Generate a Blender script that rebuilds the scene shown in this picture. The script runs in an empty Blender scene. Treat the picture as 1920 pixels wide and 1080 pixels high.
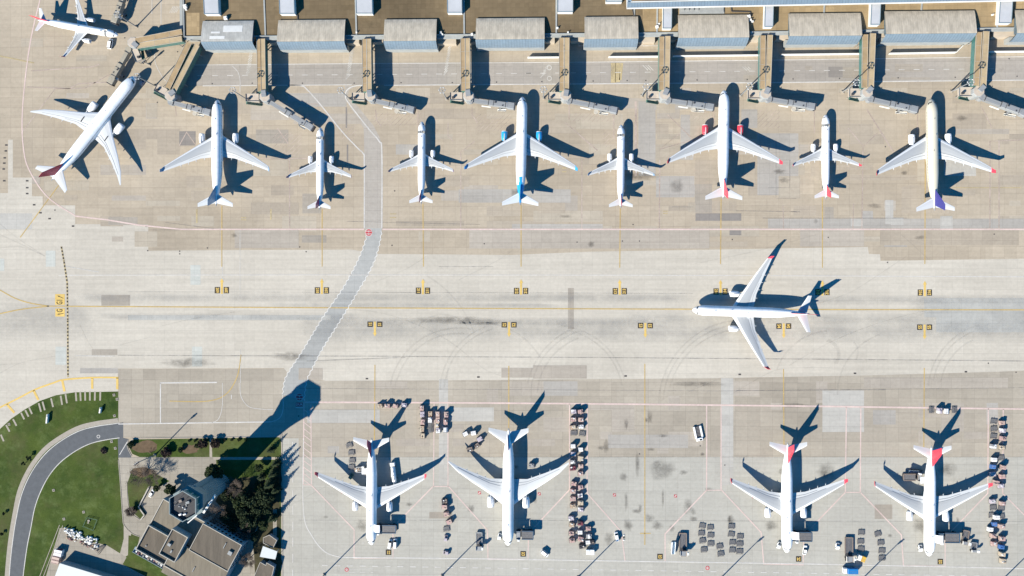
import bpy, math, random
from mathutils import Vector, Matrix
random.seed(7)
C = bpy.context.scene.collection
SC = bpy.context.scene
# ------------------------------------------------------------------ camera
LENS, SENS, TILT, PXM = 28.0, 36.0, math.radians(2.3), 3.46
FPX = 1920 * LENS / SENS
DIST = FPX / PXM
CAM = Vector((DIST * math.sin(TILT), 0, DIST * math.cos(TILT)))
cd = bpy.data.cameras.new('camera'); cam = bpy.data.objects.new('camera', cd); C.objects.link(cam)
cd.lens = LENS; cd.sensor_width = SENS; cd.clip_start = 1; cd.clip_end = 6000
cam.location = CAM; cam.rotation_euler = (0, TILT, 0)
SC.camera = cam
FW = -CAM.normalized(); UP = Vector((0, 1, 0)); RT = FW.cross(UP)
def W(px, py, h=0.0):
    """ground plan position of what the survey photograph shows at (px, py) and height h"""
    d = FW * FPX + RT * (px - 960) + UP * (540 - py)
    k = (h - CAM.z) / d.z
    p = CAM + d * k
    return (p.x, p.y)
# ------------------------------------------------------------------ light
AZ, EL = math.radians(45.5), math.radians(33.7)      # direction the shadows run, sun elevation
sd = Vector((-math.cos(AZ) * math.cos(EL), -math.sin(AZ) * math.cos(EL), math.sin(EL)))
wd = bpy.data.worlds.new('World'); SC.world = wd; wd.use_nodes = True
nt = wd.node_tree; nt.nodes.clear()
sky = nt.nodes.new('ShaderNodeTexSky'); sky.sky_type = 'NISHITA'; sky.sun_disc = False
sky.sun_elevation = EL; sky.sun_rotation = math.atan2(sd.x, sd.y)
sky.air_density = 1.0; sky.dust_density = 0.0; sky.ozone_density = 4.0; sky.altitude = 1500
bg = nt.nodes.new('ShaderNodeBackground'); bg.inputs[1].default_value = 0.082
wo = nt.nodes.new('ShaderNodeOutputWorld')
tint = nt.nodes.new('ShaderNodeMix'); tint.data_type = 'RGBA'; tint.blend_type = 'MULTIPLY'; tint.inputs[0].default_value = 1.0
tint.inputs[7].default_value = (0.10, 0.80, 1.10, 1)      # the deep blue of this clear winter sky
nt.links.new(sky.outputs[0], tint.inputs[6]); nt.links.new(tint.outputs[2], bg.inputs[0]); nt.links.new(bg.outputs[0], wo.inputs[0])
ld = bpy.data.lights.new('sun', 'SUN'); ld.energy = 5.0; ld.angle = math.radians(0.5); ld.color = (1.0, 0.935, 0.80)
sun = bpy.data.objects.new('sun', ld); C.objects.link(sun); sun.location = (-200, -200, 250)
sun.rotation_euler = (-sd).to_track_quat('-Z', 'Y').to_euler()
SC.view_settings.view_transform = 'Standard'; SC.view_settings.look = 'None'
SC.view_settings.exposure = 0.95; SC.view_settings.gamma = 1.0
# ------------------------------------------------------------------ materials
def newmat(name):
    m = bpy.data.materials.new(name); m.use_nodes = True
    n = m.node_tree; b = n.nodes['Principled BSDF']
    return m, n, b
def nd(n, t, **kw):
    x = n.nodes.new(t)
    for k, v in kw.items(): setattr(x, k, v)
    return x
def mixc(n, a, b, fac=1.0, mode='MULTIPLY'):
    x = n.nodes.new('ShaderNodeMix'); x.data_type = 'RGBA'; x.blend_type = mode
    for i, v in ((0, fac), (6, a), (7, b)):
        if hasattr(v, 'is_linked') or hasattr(v, 'links'): n.links.new(v, x.inputs[i])
        elif i == 0: x.inputs[0].default_value = v
        else: x.inputs[i].default_value = (*v[:3], 1)
    return x.outputs[2]
def ramp(n, src, p0, c0, p1, c1):
    r = n.nodes.new('ShaderNodeValToRGB'); e = r.color_ramp.elements
    e[0].position = p0; e[1].position = p1
    e[0].color = (*((c0,) * 3 if isinstance(c0, (int, float)) else c0), 1)
    e[1].color = (*((c1,) * 3 if isinstance(c1, (int, float)) else c1), 1)
    n.links.new(src, r.inputs[0]); return r.outputs[0]
def coords(n, scale=(1, 1, 1), rot=0.0, loc=(0, 0, 0)):
    tc = n.nodes.new('ShaderNodeTexCoord'); mp = n.nodes.new('ShaderNodeMapping')
    mp.inputs['Scale'].default_value = scale; mp.inputs['Rotation'].default_value = (0, 0, rot); mp.inputs['Location'].default_value = loc
    n.links.new(tc.outputs['Object'], mp.inputs[0]); return mp.outputs[0]
def noise(n, vec, scale, detail=4.0, rough=0.55):
    x = n.nodes.new('ShaderNodeTexNoise'); x.inputs['Scale'].default_value = scale
    x.inputs['Detail'].default_value = detail; x.inputs['Roughness'].default_value = rough
    n.links.new(vec, x.inputs['Vector']); return x.outputs['Fac']
def brick(n, vec, w, h, c1, c2, mortar, msize, off=0.0, bias=0.0):
    x = n.nodes.new('ShaderNodeTexBrick'); x.offset = off; x.squash = 1.0
    x.inputs['Color1'].default_value = (*c1, 1); x.inputs['Color2'].default_value = (*c2, 1); x.inputs['Mortar'].default_value = (*mortar, 1)
    x.inputs['Scale'].default_value = 1.0; x.inputs['Mortar Size'].default_value = msize; x.inputs['Mortar Smooth'].default_value = 0.3
    x.inputs['Bias'].default_value = bias; x.inputs['Brick Width'].default_value = w; x.inputs['Row Height'].default_value = h
    n.links.new(vec, x.inputs['Vector']); return x.outputs['Color']
def concrete(name, col, slab=(5.3, 5.6), joint=0.72, var=0.07, tint=0.05, streak=0.06, seed=0.0, blotch=0.12, rot=0.0, jw=0.10, stains=0.25):
    m, n, b = newmat(name)
    v = coords(n, loc=(seed * 37.1, seed * 11.7, 0), rot=rot)
    c1 = brick(n, v, slab[0], slab[1], (1 - var,) * 3, (1 + var,) * 3, (joint,) * 3, jw)
    c2 = brick(n, v, slab[0] * 7, slab[1] * 2, (1 - tint * .8, 1 - tint * .9, 1 - tint * 1.3), (1 + tint * .7, 1 + tint * .7, 1 + tint * .4), (0.94,) * 3, jw, off=0.37)
    big = ramp(n, noise(n, v, 0.018, 5, .6), .3, 1 - blotch, .7, 1 + blotch)
    fine = ramp(n, noise(n, v, 0.55, 6, .7), .25, .90, .75, 1.09)
    vs = coords(n, scale=(0.015, 0.55, 1), loc=(seed, seed * 3, 0), rot=rot)
    st = ramp(n, noise(n, vs, 1.0, 4, .6), .3, 1 - streak, .7, 1 + streak)
    sp = ramp(n, noise(n, v, 0.09, 8, .75), .22, 1 - stains, .40, 1.0)
    o = mixc(n, c1, c2); o = mixc(n, o, big); o = mixc(n, o, fine); o = mixc(n, o, st); o = mixc(n, o, sp); o = mixc(n, o, col)
    n.links.new(o, b.inputs['Base Color']); b.inputs['Roughness'].default_value = 0.92; b.inputs['Specular IOR Level'].default_value = 0.15
    return m
def plain(name, col, rough=0.6, metal=0.0, var=0.10, nscale=0.6, spec=0.4):
    m, n, b = newmat(name)
    v = coords(n)
    o = mixc(n, ramp(n, noise(n, v, nscale, 5, .65), .25, 1 - var, .75, 1 + var * .6), col)
    n.links.new(o, b.inputs['Base Color']); b.inputs['Roughness'].default_value = rough; b.inputs['Metallic'].default_value = metal
    b.inputs['Specular IOR Level'].default_value = spec
    return m
def seams(name, col, pitch=1.2, axis='X', dark=0.8, rough=0.45, dirt=0.2, rot=0.0):
    m, n, b = newmat(name)
    v = coords(n, rot=rot)
    w = brick(n, v, pitch if axis == 'X' else 200, 200 if axis == 'X' else pitch, (.97,) * 3, (1.03,) * 3, (dark,) * 3, .12)
    vs = coords(n, scale=(0.5, 0.05, 1) if axis == 'X' else (0.05, .5, 1))
    d = ramp(n, noise(n, vs, 1.0, 6, .7), .35, 1 - dirt, .65, 1.03)
    o = mixc(n, mixc(n, w, d), col); n.links.new(o, b.inputs['Base Color']); b.inputs['Roughness'].default_value = rough
    return m
def stainmat(name, col, alpha, scale=0.3, soft=False):
    m, n, b = newmat(name)
    b.inputs['Base Color'].default_value = (*col, 1); b.inputs['Roughness'].default_value = .95; b.inputs['Specular IOR Level'].default_value = .1
    v = coords(n)
    a = ramp(n, noise(n, v, scale, 7, .75), .30, 0.0, .62, alpha)
    if soft:
        at = n.nodes.new('ShaderNodeAttribute'); at.attribute_name = 'soft'; mu = n.nodes.new('ShaderNodeMath'); mu.operation = 'MULTIPLY'
        n.links.new(a, mu.inputs[0]); n.links.new(at.outputs['Fac'], mu.inputs[1]); a = mu.outputs[0]
    n.links.new(a, b.inputs['Alpha']); return m
def paint(name, col, wear=0.35, scale=0.8):
    """worn road paint: flakes away in places"""
    m, n, b = newmat(name)
    v = coords(n)
    o = mixc(n, ramp(n, noise(n, v, .9, 5, .7), .25, .85, .75, 1.08), col)
    n.links.new(o, b.inputs['Base Color']); b.inputs['Roughness'].default_value = .8; b.inputs['Specular IOR Level'].default_value = .2
    a = ramp(n, noise(n, v, scale * .12, 8, .8), .30, 1 - wear, .58, 1.0)
    n.links.new(a, b.inputs['Alpha']); return m
M = {}
M['apron'] = concrete('apron_concrete', (.345, .295, .235), slab=(6.2, 5.6), var=.045, tint=.05, seed=1, joint=.84)
M['taxi'] = concrete('taxiway_concrete', (.425, .392, .342), slab=(5.6, 5.6), var=.025, tint=.03, streak=.07, seed=2, blotch=.06, joint=.93, stains=.08)
M['band'] = concrete('lower_apron_concrete', (.312, .278, .234), joint=.82, slab=(6.6, 7.8), var=.06, tint=.05, seed=3)
M['grey_apron'] = concrete('grey_apron_concrete', (.350, .336, .302), slab=(6.6, 7.8), var=.03, tint=.02, seed=4, blotch=.07, joint=.86)
M['crossing2'] = concrete('crossing_road_grey', (.305, .305, .295), slab=(5.6, 5.6), var=.02, tint=.01, seed=15, blotch=.08, joint=.88)
M['crossing'] = concrete('crossing_road_concrete', (.325, .298, .268), slab=(5.6, 5.6), var=.02, tint=.02, seed=5, blotch=.06, joint=.86)
M['service'] = concrete('service_road_concrete', (.295, .270, .245), slab=(5.2, 5.6), var=.03, tint=.03, seed=6, blotch=.07, joint=.85)
M['asphalt'] = plain('asphalt', (.098, .104, .113), .9, var=.18, nscale=.4, spec=.2)
M['yard'] = concrete('yard_concrete', (.27, .245, .21), slab=(4.5, 4.5), var=.05, tint=.05, seed=8, blotch=.16, stains=.35)
M['kerb'] = plain('kerb_concrete', (.305, .272, .23), .9, var=.15)
def patchmat(k, col): M[k] = concrete('patch_' + k, col, slab=(5.3, 5.6), var=.035, tint=.02, seed=len(M), blotch=.1, joint=.86)
patchmat('p_dark', (.205, .188, .175)); patchmat('p_mid', (.288, .258, .222)); patchmat('p_grey', (.312, .292, .268)); patchmat('p_light', (.365, .35, .325))
patchmat('p_cyan', (.405, .412, .385)); patchmat('p_blue', (.375, .368, .345)); patchmat('p_sand', (.345, .303, .247)); patchmat('p_brown', (.318, .274, .222)); patchmat('p_pink', (.332, .296, .255))
M['drain'] = plain('drain_iron', (.05, .045, .045), .7)
M['white_paint'] = paint('white_paint', (.53, .51, .485), .35)
M['zig_white'] = paint('fresh_white_paint', (.62, .61, .59), .15)
M['faded_white'] = paint('faded_white_paint', (.50, .48, .45), .7)
M['red_paint'] = paint('pink_paint', (.56, .44, .405), .30)
M['faded_red'] = paint('faded_pink_paint', (.42, .345, .30), .75)
M['yellow_paint'] = paint('yellow_paint', (.46, .33, .13), .55)
M['bright_yellow'] = paint('bright_yellow_paint', (.60, .42, .13), .25)
M['faded_yellow'] = paint('faded_yellow_paint', (.44, .36, .21), .75)
M['black_paint'] = paint('black_paint', (.045, .038, .03), .12)
M['stop_red'] = paint('stop_red_paint', (.42, .07, .08), .12)
M['tyre'] = stainmat('tyre_rubber', (.17, .165, .16), .11, .25)
M['oil'] = stainmat('oil_stain', (.07, .063, .056), .46, .22, True)
M['blue_stain'] = stainmat('tyre_haze', (.27, .272, .272), .26, .05, True)
M['crack'] = stainmat('crack_sealant', (.15, .15, .16), .38, .2)
def grassmat():
    m, n, b = newmat('grass_blades'); v = coords(n)
    c = ramp(n, noise(n, v, .055, 7, .7), .30, (.022, .044, .010), .70, (.068, .094, .020))
    c = mixc(n, c, ramp(n, noise(n, v, 1.6, 5, .75), .2, .6, .8, 1.35))
    d = ramp(n, noise(n, coords(n, loc=(31, 7, 0)), .03, 6, .7), .48, 0.0, .70, .6)
    c = mixc(n, c, (.10, .085, .045), d, 'MIX')
    e = ramp(n, noise(n, coords(n, scale=(1, 1, 1), loc=(5, 90, 0)), .12, 8, .8), .50, 0.0, .70, .65)
    c = mixc(n, c, (.115, .15, .055), e, 'MIX')
    n.links.new(c, b.inputs['Base Color']); b.inputs['Roughness'].default_value = .95; b.inputs['Specular IOR Level'].default_value = .1
    return m
M['grass'] = grassmat()
M['soil'] = plain('bare_soil', (.12, .085, .055), .95, var=.3, nscale=.5, spec=.1)
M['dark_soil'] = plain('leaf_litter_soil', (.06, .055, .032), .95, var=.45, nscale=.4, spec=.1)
# aircraft and equipment paints
M['hull'] = seams('white_aircraft_paint', (.83, .83, .83), 2.9, 'Y', .93, .32, .05)
M['cream'] = plain('cream_aircraft_paint', (.56, .52, .42), .4, var=.04, nscale=.12)
M['wing'] = plain('grey_wing_skin', (.35, .365, .38), .42, var=.04, nscale=.2)
M['wingw'] = plain('pale_wing_skin', (.50, .515, .525), .38, var=.04, nscale=.2)
M['lead'] = plain('slat_metal', (.66, .67, .68), .3, var=.03)
M['nacelle'] = plain('white_nacelle', (.83, .83, .83), .35, var=.03)
M['glass'] = plain('dark_glass', (.018, .022, .028), .12, var=.1)
M['rubber'] = plain('rubber', (.02, .02, .02), .85)
M['metal'] = plain('grey_metal', (.30, .31, .32), .45, .3, var=.15)
M['dark'] = plain('dark_metal', (.045, .045, .05), .6, var=.2)
M['rig'] = plain('dolly_steel', (.115, .11, .115), .6, .2, var=.3, nscale=1.5)
M['rigl'] = plain('roller_steel', (.27, .265, .265), .5, .3, var=.25, nscale=1.5)
M['truckw'] = plain('white_truck_paint', (.78, .78, .77), .4, var=.06)
M['blue'] = plain('blue_paint', (.015, .16, .42), .4)
M['navy'] = plain('navy_paint', (.035, .035, .23), .4)
M['red'] = plain('red_paint', (.66, .045, .075), .4)
M['maroon'] = plain('maroon_paint', (.27, .025, .06), .4)
M['purple'] = plain('plum_paint', (.23, .04, .12), .4)
M['steelblue'] = plain('steel_blue_paint', (.20, .30, .42), .4)
M['rigblue'] = plain('dark_blue_steel', (.05, .09, .14), .5, var=.3)
M['crimson'] = plain('crimson_paint', (.42, .02, .055), .4)
M['skyblue'] = plain('sky_blue_paint', (.02, .30, .62), .4)
M['plumgrey'] = plain('plum_grey_paint', (.17, .12, .19), .4)
M['yellow'] = plain('yellow_machine_paint', (.58, .36, .06), .5)
M['tan'] = plain('tan_roof_felt', (.335, .24, .135), .85, var=.26, nscale=.25)
M['tan2'] = plain('pale_tan_roof_felt', (.385, .295, .18), .85, var=.24, nscale=.25)
M['pinkslab'] = plain('beige_landing_concrete', (.43, .37, .31), .85, var=.15, nscale=.5)
M['green'] = plain('green_grating', (.075, .17, .135), .6, var=.25, nscale=1.2)
M['teal'] = plain('teal_glazing', (.06, .16, .15), .2, var=.2)
M['bridge'] = seams('bridge_ribbed_roof', (.26, .27, .28), 1.0, 'Y', .80, .55, .2)
M['bridget'] = plain('bridge_tan_panel', (.30, .27, .215), .7, var=.2)
M['termroof'] = concrete('terminal_gravel_roof', (.150, .113, .070), slab=(2.4, 2.4), var=.07, tint=.08, seed=9, blotch=.28, joint=.9, stains=.4)
M['termroof2'] = concrete('terminal_paver_roof', (.285, .212, .125), slab=(3, 3), var=.08, tint=.08, seed=10, blotch=.2, joint=.85, stains=.3)
M['vault'] = seams('vault_sheet_metal', (.53, .465, .37), 1.15, 'X', .88, .6, .30)
M['vaultg'] = seams('pale_vault_sheet_metal', (.47, .455, .415), 1.15, 'X', .9, .5, .28)
M['glaze'] = seams('vault_glazing', (.15, .20, .25), 1.5, 'X', .75, .25, .12)
M['ledge'] = plain('pale_ledge_concrete', (.30, .315, .315), .85, var=.2, nscale=.3)
M['ledgep'] = plain('beige_ledge_concrete', (.45, .385, .31), .85, var=.15, nscale=.3)
M['cabinroof'] = plain('skylight_cabin_roof', (.42, .43, .45), .5, var=.12, nscale=.2)
M['wallw'] = plain('white_wall', (.66, .65, .62), .7, var=.1)
M['wallg'] = plain('grey_wall', (.28, .29, .29), .8, var=.15)
M['towerw'] = plain('tower_concrete', (.20, .245, .25), .8, var=.22, nscale=.2)
M['bwall'] = plain('pale_render_wall', (.19, .25, .29), .8, var=.2)
M['broof1'] = seams('brown_roof_felt', (.118, .098, .075), 3.0, 'X', .88, .9, .3, rot=.5)
M['broof2'] = seams('pale_roof_felt', (.185, .158, .118), 3.0, 'X', .9, .9, .25, rot=.5)
M['coping'] = plain('coping_concrete', (.40, .37, .32), .8, var=.15)
M['tarroof'] = plain('tar_roof', (.045, .045, .05), .8, var=.3, nscale=.4)
M['shed'] = plain('pale_shed_sheet', (.46, .49, .50), .5, var=.06, nscale=.1)
M['leaf_dark'] = plain('dark_conifer_leaf', (.027, .042, .018), .8, var=.4, nscale=.8, spec=.2)
M['leaf_mid'] = plain('evergreen_leaf', (.038, .055, .020), .8, var=.4, nscale=.8, spec=.2)
M['twig'] = plain('bare_twig', (.085, .068, .058), .9, var=.3, nscale=.8, spec=.1)
M['bark'] = plain('bark', (.06, .048, .035), .9, var=.3)
M['bush_brown'] = plain('brown_bush_leaf', (.055, .040, .034), .9, var=.4, nscale=.8, spec=.1)
# cargo wraps
for k, c in {'c_pink': (.52, .38, .33), 'c_rose': (.50, .33, .31), 'c_sand': (.54, .45, .34), 'c_white': (.78, .77, .76), 'c_lilac': (.46, .41, .46), 'c_blue': (.06, .16, .40),
             'c_dark': (.05, .05, .06), 'c_maroon': (.19, .05, .07), 'c_grey': (.30, .30, .31), 'c_orange': (.48, .35, .25), 'c_brown': (.25, .20, .17)}.items():
    M[k] = plain('cargo_' + k[2:], tuple(q * .82 for q in c), .55, var=.22, nscale=1.6)
# ------------------------------------------------------------------ mesh helper
class MB:
    def __init__(s): s.v = []; s.f = []; s.mi = []; s.sm = []
    def add(s, verts, faces, mi=0, smooth=False):
        o = len(s.v); s.v += [tuple(v) for v in verts]
        for f in faces: s.f.append(tuple(i + o for i in f)); s.mi.append(mi); s.sm.append(smooth)
    def prism(s, pts, z0, z1, mi=0, inset=0.0, mt=None):
        n = len(pts)
        a = sum(pts[i][0] * pts[(i + 1) % n][1] - pts[(i + 1) % n][0] * pts[i][1] for i in range(n))
        if a < 0: pts = list(pts)[::-1]
        cx = sum(p[0] for p in pts) / n; cy = sum(p[1] for p in pts) / n
        top = []
        for x, y in pts:
            l = math.hypot(x - cx, y - cy) or 1; k = max(0, 1 - inset * 1.4 / l); top.append((cx + (x - cx) * k, cy + (y - cy) * k, z1))
        if inset:
            vs = [(x, y, z0) for x, y in pts] + [(x, y, z1 - inset) for x, y in pts] + top
            s.add(vs, [tuple(range(n - 1, -1, -1))] + [(i, (i + 1) % n, n + (i + 1) % n, n + i) for i in range(n)] + [(n + i, n + (i + 1) % n, 2 * n + (i + 1) % n, 2 * n + i) for i in range(n)], mi)
            s.add(top, [tuple(range(n))], mi if mt is None else mt)
        else:
            s.add([(x, y, z0) for x, y in pts] + top, [tuple(range(n - 1, -1, -1))] + [(i, (i + 1) % n, n + (i + 1) % n, n + i) for i in range(n)], mi)
            s.add(top, [tuple(range(n))], mi if mt is None else mt)
    def box(s, cx, cy, z0, sx, sy, sz, rot=0.0, mi=0, inset=0.0, mt=None):
        c, q = math.cos(rot), math.sin(rot); hx, hy = sx / 2, sy / 2
        s.prism([(cx + x * c - y * q, cy + x * q + y * c) for x, y in ((-hx, -hy), (hx, -hy), (hx, hy), (-hx, hy))], z0, z0 + sz, mi, inset, mt)
    def bar(s, p0, p1, w, h, z0, mi=0, mt=None, inset=0.0):
        d = (p1[0] - p0[0], p1[1] - p0[1]); L = math.hypot(*d)
        s.box((p0[0] + p1[0]) / 2, (p0[1] + p1[1]) / 2, z0, L, w, h, math.atan2(d[1], d[0]), mi, inset, mt)
    def tube(s, pts, r, n=8, mi=0, smooth=True, cap=True):
        rs = r if isinstance(r, (list, tuple)) else [r] * len(pts)
        pts = [Vector(p) for p in pts]; rings = []
        for i, p in enumerate(pts):
            d = (pts[min(i + 1, len(pts) - 1)] - pts[max(i - 1, 0)]).normalized()
            u = d.cross(Vector((0, 0, 1)) if abs(d.z) < .95 else Vector((1, 0, 0))).normalized(); w = d.cross(u)
            rings.append([p + (u * math.cos(2 * math.pi * k / n) + w * math.sin(2 * math.pi * k / n)) * rs[i] for k in range(n)])
        s.loft(rings, mi, smooth, cap)
    def loft(s, rings, mi=0, smooth=True, cap=True, closed=True):
        n = len(rings[0]); vs = [v for r in rings for v in r]; fs = []
        for i in range(len(rings) - 1):
            for k in range(n if closed else n - 1):
                a, b = i * n + k, i * n + (k + 1) % n
                fs.append((a, b, b + n, a + n))
        s.add(vs, fs, mi, smooth)
        if cap and closed:
            s.add(rings[0], [tuple(range(n - 1, -1, -1))], mi); s.add(rings[-1], [tuple(range(n))], mi)
    def cyl(s, x, y, z0, z1, r, n=16, mi=0, r1=None):
        r1 = r if r1 is None else r1
        s.loft([[(x + r * math.cos(2 * math.pi * k / n), y + r * math.sin(2 * math.pi * k / n), z0) for k in range(n)],
                [(x + r1 * math.cos(2 * math.pi * k / n), y + r1 * math.sin(2 * math.pi * k / n), z1) for k in range(n)]], mi, n > 8, True)
    def wheel(s, x, y, z, r, w, ang=0.0, mi=0, n=14):
        a = Vector((math.cos(ang), math.sin(ang), 0)) * (w / 2); c = Vector((x, y, z)); s.tube([c - a, c + a], r, n, mi)
    def ribbon(s, pts, w, z, mi=0):
        """flat painted strip along a polyline (world xy)"""
        n = len(pts)
        if n < 2: return
        vs = []
        for i, p in enumerate(pts):
            a = pts[max(i - 1, 0)]; b = pts[min(i + 1, n - 1)]
            d = Vector((b[0] - a[0], b[1] - a[1])); d.normalize()
            m = 1.0
            if 0 < i < n - 1:
                e = Vector((p[0] - a[0], p[1] - a[1])).normalized(); m = 1 / max(.5, d.dot(e))
            vs += [(p[0] - d.y * w / 2 * m, p[1] + d.x * w / 2 * m, z), (p[0] + d.y * w / 2 * m, p[1] - d.x * w / 2 * m, z)]
        s.add(vs, [(2 * i, 2 * i + 1, 2 * i + 3, 2 * i + 2) for i in range(n - 1)], mi)
    def flat(s, pts, z, mi=0):
        a = sum(pts[i][0] * pts[(i + 1) % len(pts)][1] - pts[(i + 1) % len(pts)][0] * pts[i][1] for i in range(len(pts)))
        if a < 0: pts = list(pts)[::-1]
        s.add([(x, y, z) for x, y in pts], [tuple(range(len(pts)))], mi)
    def build(s, name, mats, parent=None, loc=None):
        me = bpy.data.meshes.new(name); me.from_pydata(s.v, [], s.f)
        for m in (mats if isinstance(mats, (list, tuple)) else [mats]): me.materials.append(m if not isinstance(m, str) else M[m])
        for p, mi, sm in zip(me.polygons, s.mi, s.sm): p.material_index = mi; p.use_smooth = sm
        me.update()
        return link(name, me, parent, loc)
class Soft(MB):
    """stains that fade out towards their rim"""
    def __init__(s): super().__init__(); s.w = []
    def disc(s, x, y, rx, ry, z, rng):
        n = 18; f = [rng.uniform(.75, 1.15) for _ in range(n)]; P = [(x, y)]
        for q in (.45, 1.0): P += [(x + rx * q * f[k] * math.cos(2 * math.pi * k / n), y + ry * q * f[k] * math.sin(2 * math.pi * k / n)) for k in range(n)]
        fs = [(0, 1 + (k + 1) % n, 1 + k) for k in range(n)] + [(1 + k, 1 + (k + 1) % n, 1 + n + (k + 1) % n, 1 + n + k) for k in range(n)]
        s.add([(*p, z) for p in WP(P)], fs); s.w += [1.0] + [.75] * n + [0.0] * n
    def strip(s, x0, y0, x1, y1, z, e=None):
        e = min(40, (x1 - x0) * .3); h = (y1 - y0) * .4; X = [x0, x0 + e, x1 - e, x1]; Y = [y0, y0 + h, y1 - h, y1]
        s.add([(*p, z) for p in WP([(a, b) for b in Y for a in X])], [(j * 4 + i, j * 4 + i + 4, j * 4 + i + 5, j * 4 + i + 1) for j in range(3) for i in range(3)])
        s.w += [1.0 if i in (1, 2) and j in (1, 2) else 0.0 for j in range(4) for i in range(4)]
    def build(s, *a, **k):
        o = super().build(*a, **k); at = o.data.attributes.new('soft', 'FLOAT', 'POINT')
        for d, w in zip(at.data, s.w): d.value = w
        return o
def link(name, me, parent=None, loc=None):
    o = bpy.data.objects.new(name, me); C.objects.link(o)
    if parent: o.parent = parent
    if loc: o.location = loc
    return o
def tag(o, label, cat, group=None, kind=None):
    o['label'] = label; o['category'] = cat
    if group: o['group'] = group
    if kind: o['kind'] = kind
    return o
def thing(name, label, cat, loc=(0, 0, 0), rot=0.0, group=None):
    o = bpy.data.objects.new(name, None); C.objects.link(o); o.location = loc; o.rotation_euler = (0, 0, rot); o.empty_display_size = .5
    return tag(o, label, cat, group)
def struct(o, label=None):
    o['kind'] = 'structure'
    if label: o['label'] = label
    return o
def copy_tree(root, loc, rot, label, group=None):
    r = root.copy(); C.objects.link(r); r.location = loc; r.rotation_euler = (0, 0, rot); r['label'] = label
    if group: r['group'] = group
    for ch in list(root.children):
        c = ch.copy(); C.objects.link(c); c.parent = r
        for g in ch.children:
            d = g.copy(); C.objects.link(d); d.parent = c
    return r
def WP(pts, h=0.0): return [W(x, y, h) for x, y in pts]
def smoothpath(pts, n=6):
    out = []
    for i in range(len(pts) - 1):
        p0, p1, p2, p3 = pts[max(i - 1, 0)], pts[i], pts[i + 1], pts[min(i + 2, len(pts) - 1)]
        for k in range(n):
            t = k / n
            out.append(tuple(.5 * (2 * p1[j] + (p2[j] - p0[j]) * t + (2 * p0[j] - 5 * p1[j] + 4 * p2[j] - p3[j]) * t * t + (3 * p1[j] - p0[j] - 3 * p2[j] + p3[j]) * t ** 3) for j in (0, 1)))
    out.append(tuple(pts[-1])); return out
def rect(x0, y0, x1, y1): return [(x0, y0), (x1, y0), (x1, y1), (x0, y1)]
ORD = ['first', 'second', 'third', 'fourth', 'fifth', 'sixth', 'seventh', 'eighth', 'ninth', 'tenth', 'eleventh', 'twelfth', 'thirteenth', 'fourteenth', 'fifteenth', 'sixteenth', 'seventeenth', 'eighteenth', 'nineteenth', 'twentieth']
# ================================================================== GROUND
mb = MB(); mb.flat([(-1500, -1500), (1500, -1500), (1500, 1500), (-1500, 1500)], 0.0)
struct(mb.build('ground', 'apron'), 'sand coloured concrete apron')
mb = MB()
mb.flat(WP([(-700, 362), (15, 362), (15, 262), (24, 262), (24, 333), (60, 333), (60, 368), (80, 368), (80, 385), (141, 385), (141, 420), (278, 421), (278, 470), (420, 469), (660, 468), (705, 476), (960, 478), (1100, 472), (1340, 468), (1560, 464),
    (1627, 463), (1629, 476), (1650, 477), (1651, 489), (1920, 485), (2700, 484), (2700, 694), (1920, 695), (1870, 697), (1620, 704), (1440, 707), (1350, 709), (830, 713), (610, 714), (540, 700), (532, 690), (330, 691), (221, 691),
    (221, 736), (141, 735), (105, 741), (74, 752), (46, 768), (21, 785), (-2, 806), (-60, 870), (-700, 1000)]), .004)
struct(mb.build('taxiway', 'taxi'), 'pale concrete taxiway')
mb = MB(); mb.flat(WP([(532, 691), (605, 714), (830, 713), (1350, 709), (1620, 704), (1920, 695), (2700, 694), (2700, 857), (528, 857), (528, 820), (221, 820), (221, 692)]), .003)
struct(mb.build('lower_apron', 'band'), 'brownish concrete apron strip')
mb = MB(); mb.flat(WP([(528, 822), (560, 822), (560, 857), (2700, 857), (2700, 1700), (528, 1700)]), .006)
struct(mb.build('freight_apron', 'grey_apron'), 'grey concrete freight apron')
mb = MB(); mb.flat(WP([(350, 121), (1000, 118), (1900, 108), (2700, 105), (2700, 150), (1900, 151), (1000, 158), (350, 161)]), .005)
struct(mb.build('service_road', 'service'), 'service road along the terminal')
# road crossing the taxiway
lz = smoothpath([(690, 428), (688, 440), (679, 470), (663, 505), (640, 545), (612, 585), (590, 620), (566, 660), (546, 690), (534, 712), (530, 740)], 6)
rz = smoothpath([(716, 428), (714, 445), (707, 475), (695, 505), (672, 545), (654, 575), (628, 617), (604, 655), (586, 690), (575, 715), (570, 752)], 6)
mb = MB(); mb.flat(WP(lz + rz[::-1]), .0085); struct(mb.build('crossing_road', 'crossing2'), 'grey road crossing the taxiway')
mb = MB(); mb.flat(WP([(647, 160), (647, 183), (655, 198), (682, 240), (683, 290), (683, 430), (690, 430), (716, 430), (716, 290), (713, 260), (700, 235), (668, 196), (651, 182), (655, 168), (670, 161)]), .008)
struct(mb.build('crossing_road', 'crossing'), 'pale road leading down from the terminal')
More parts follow.
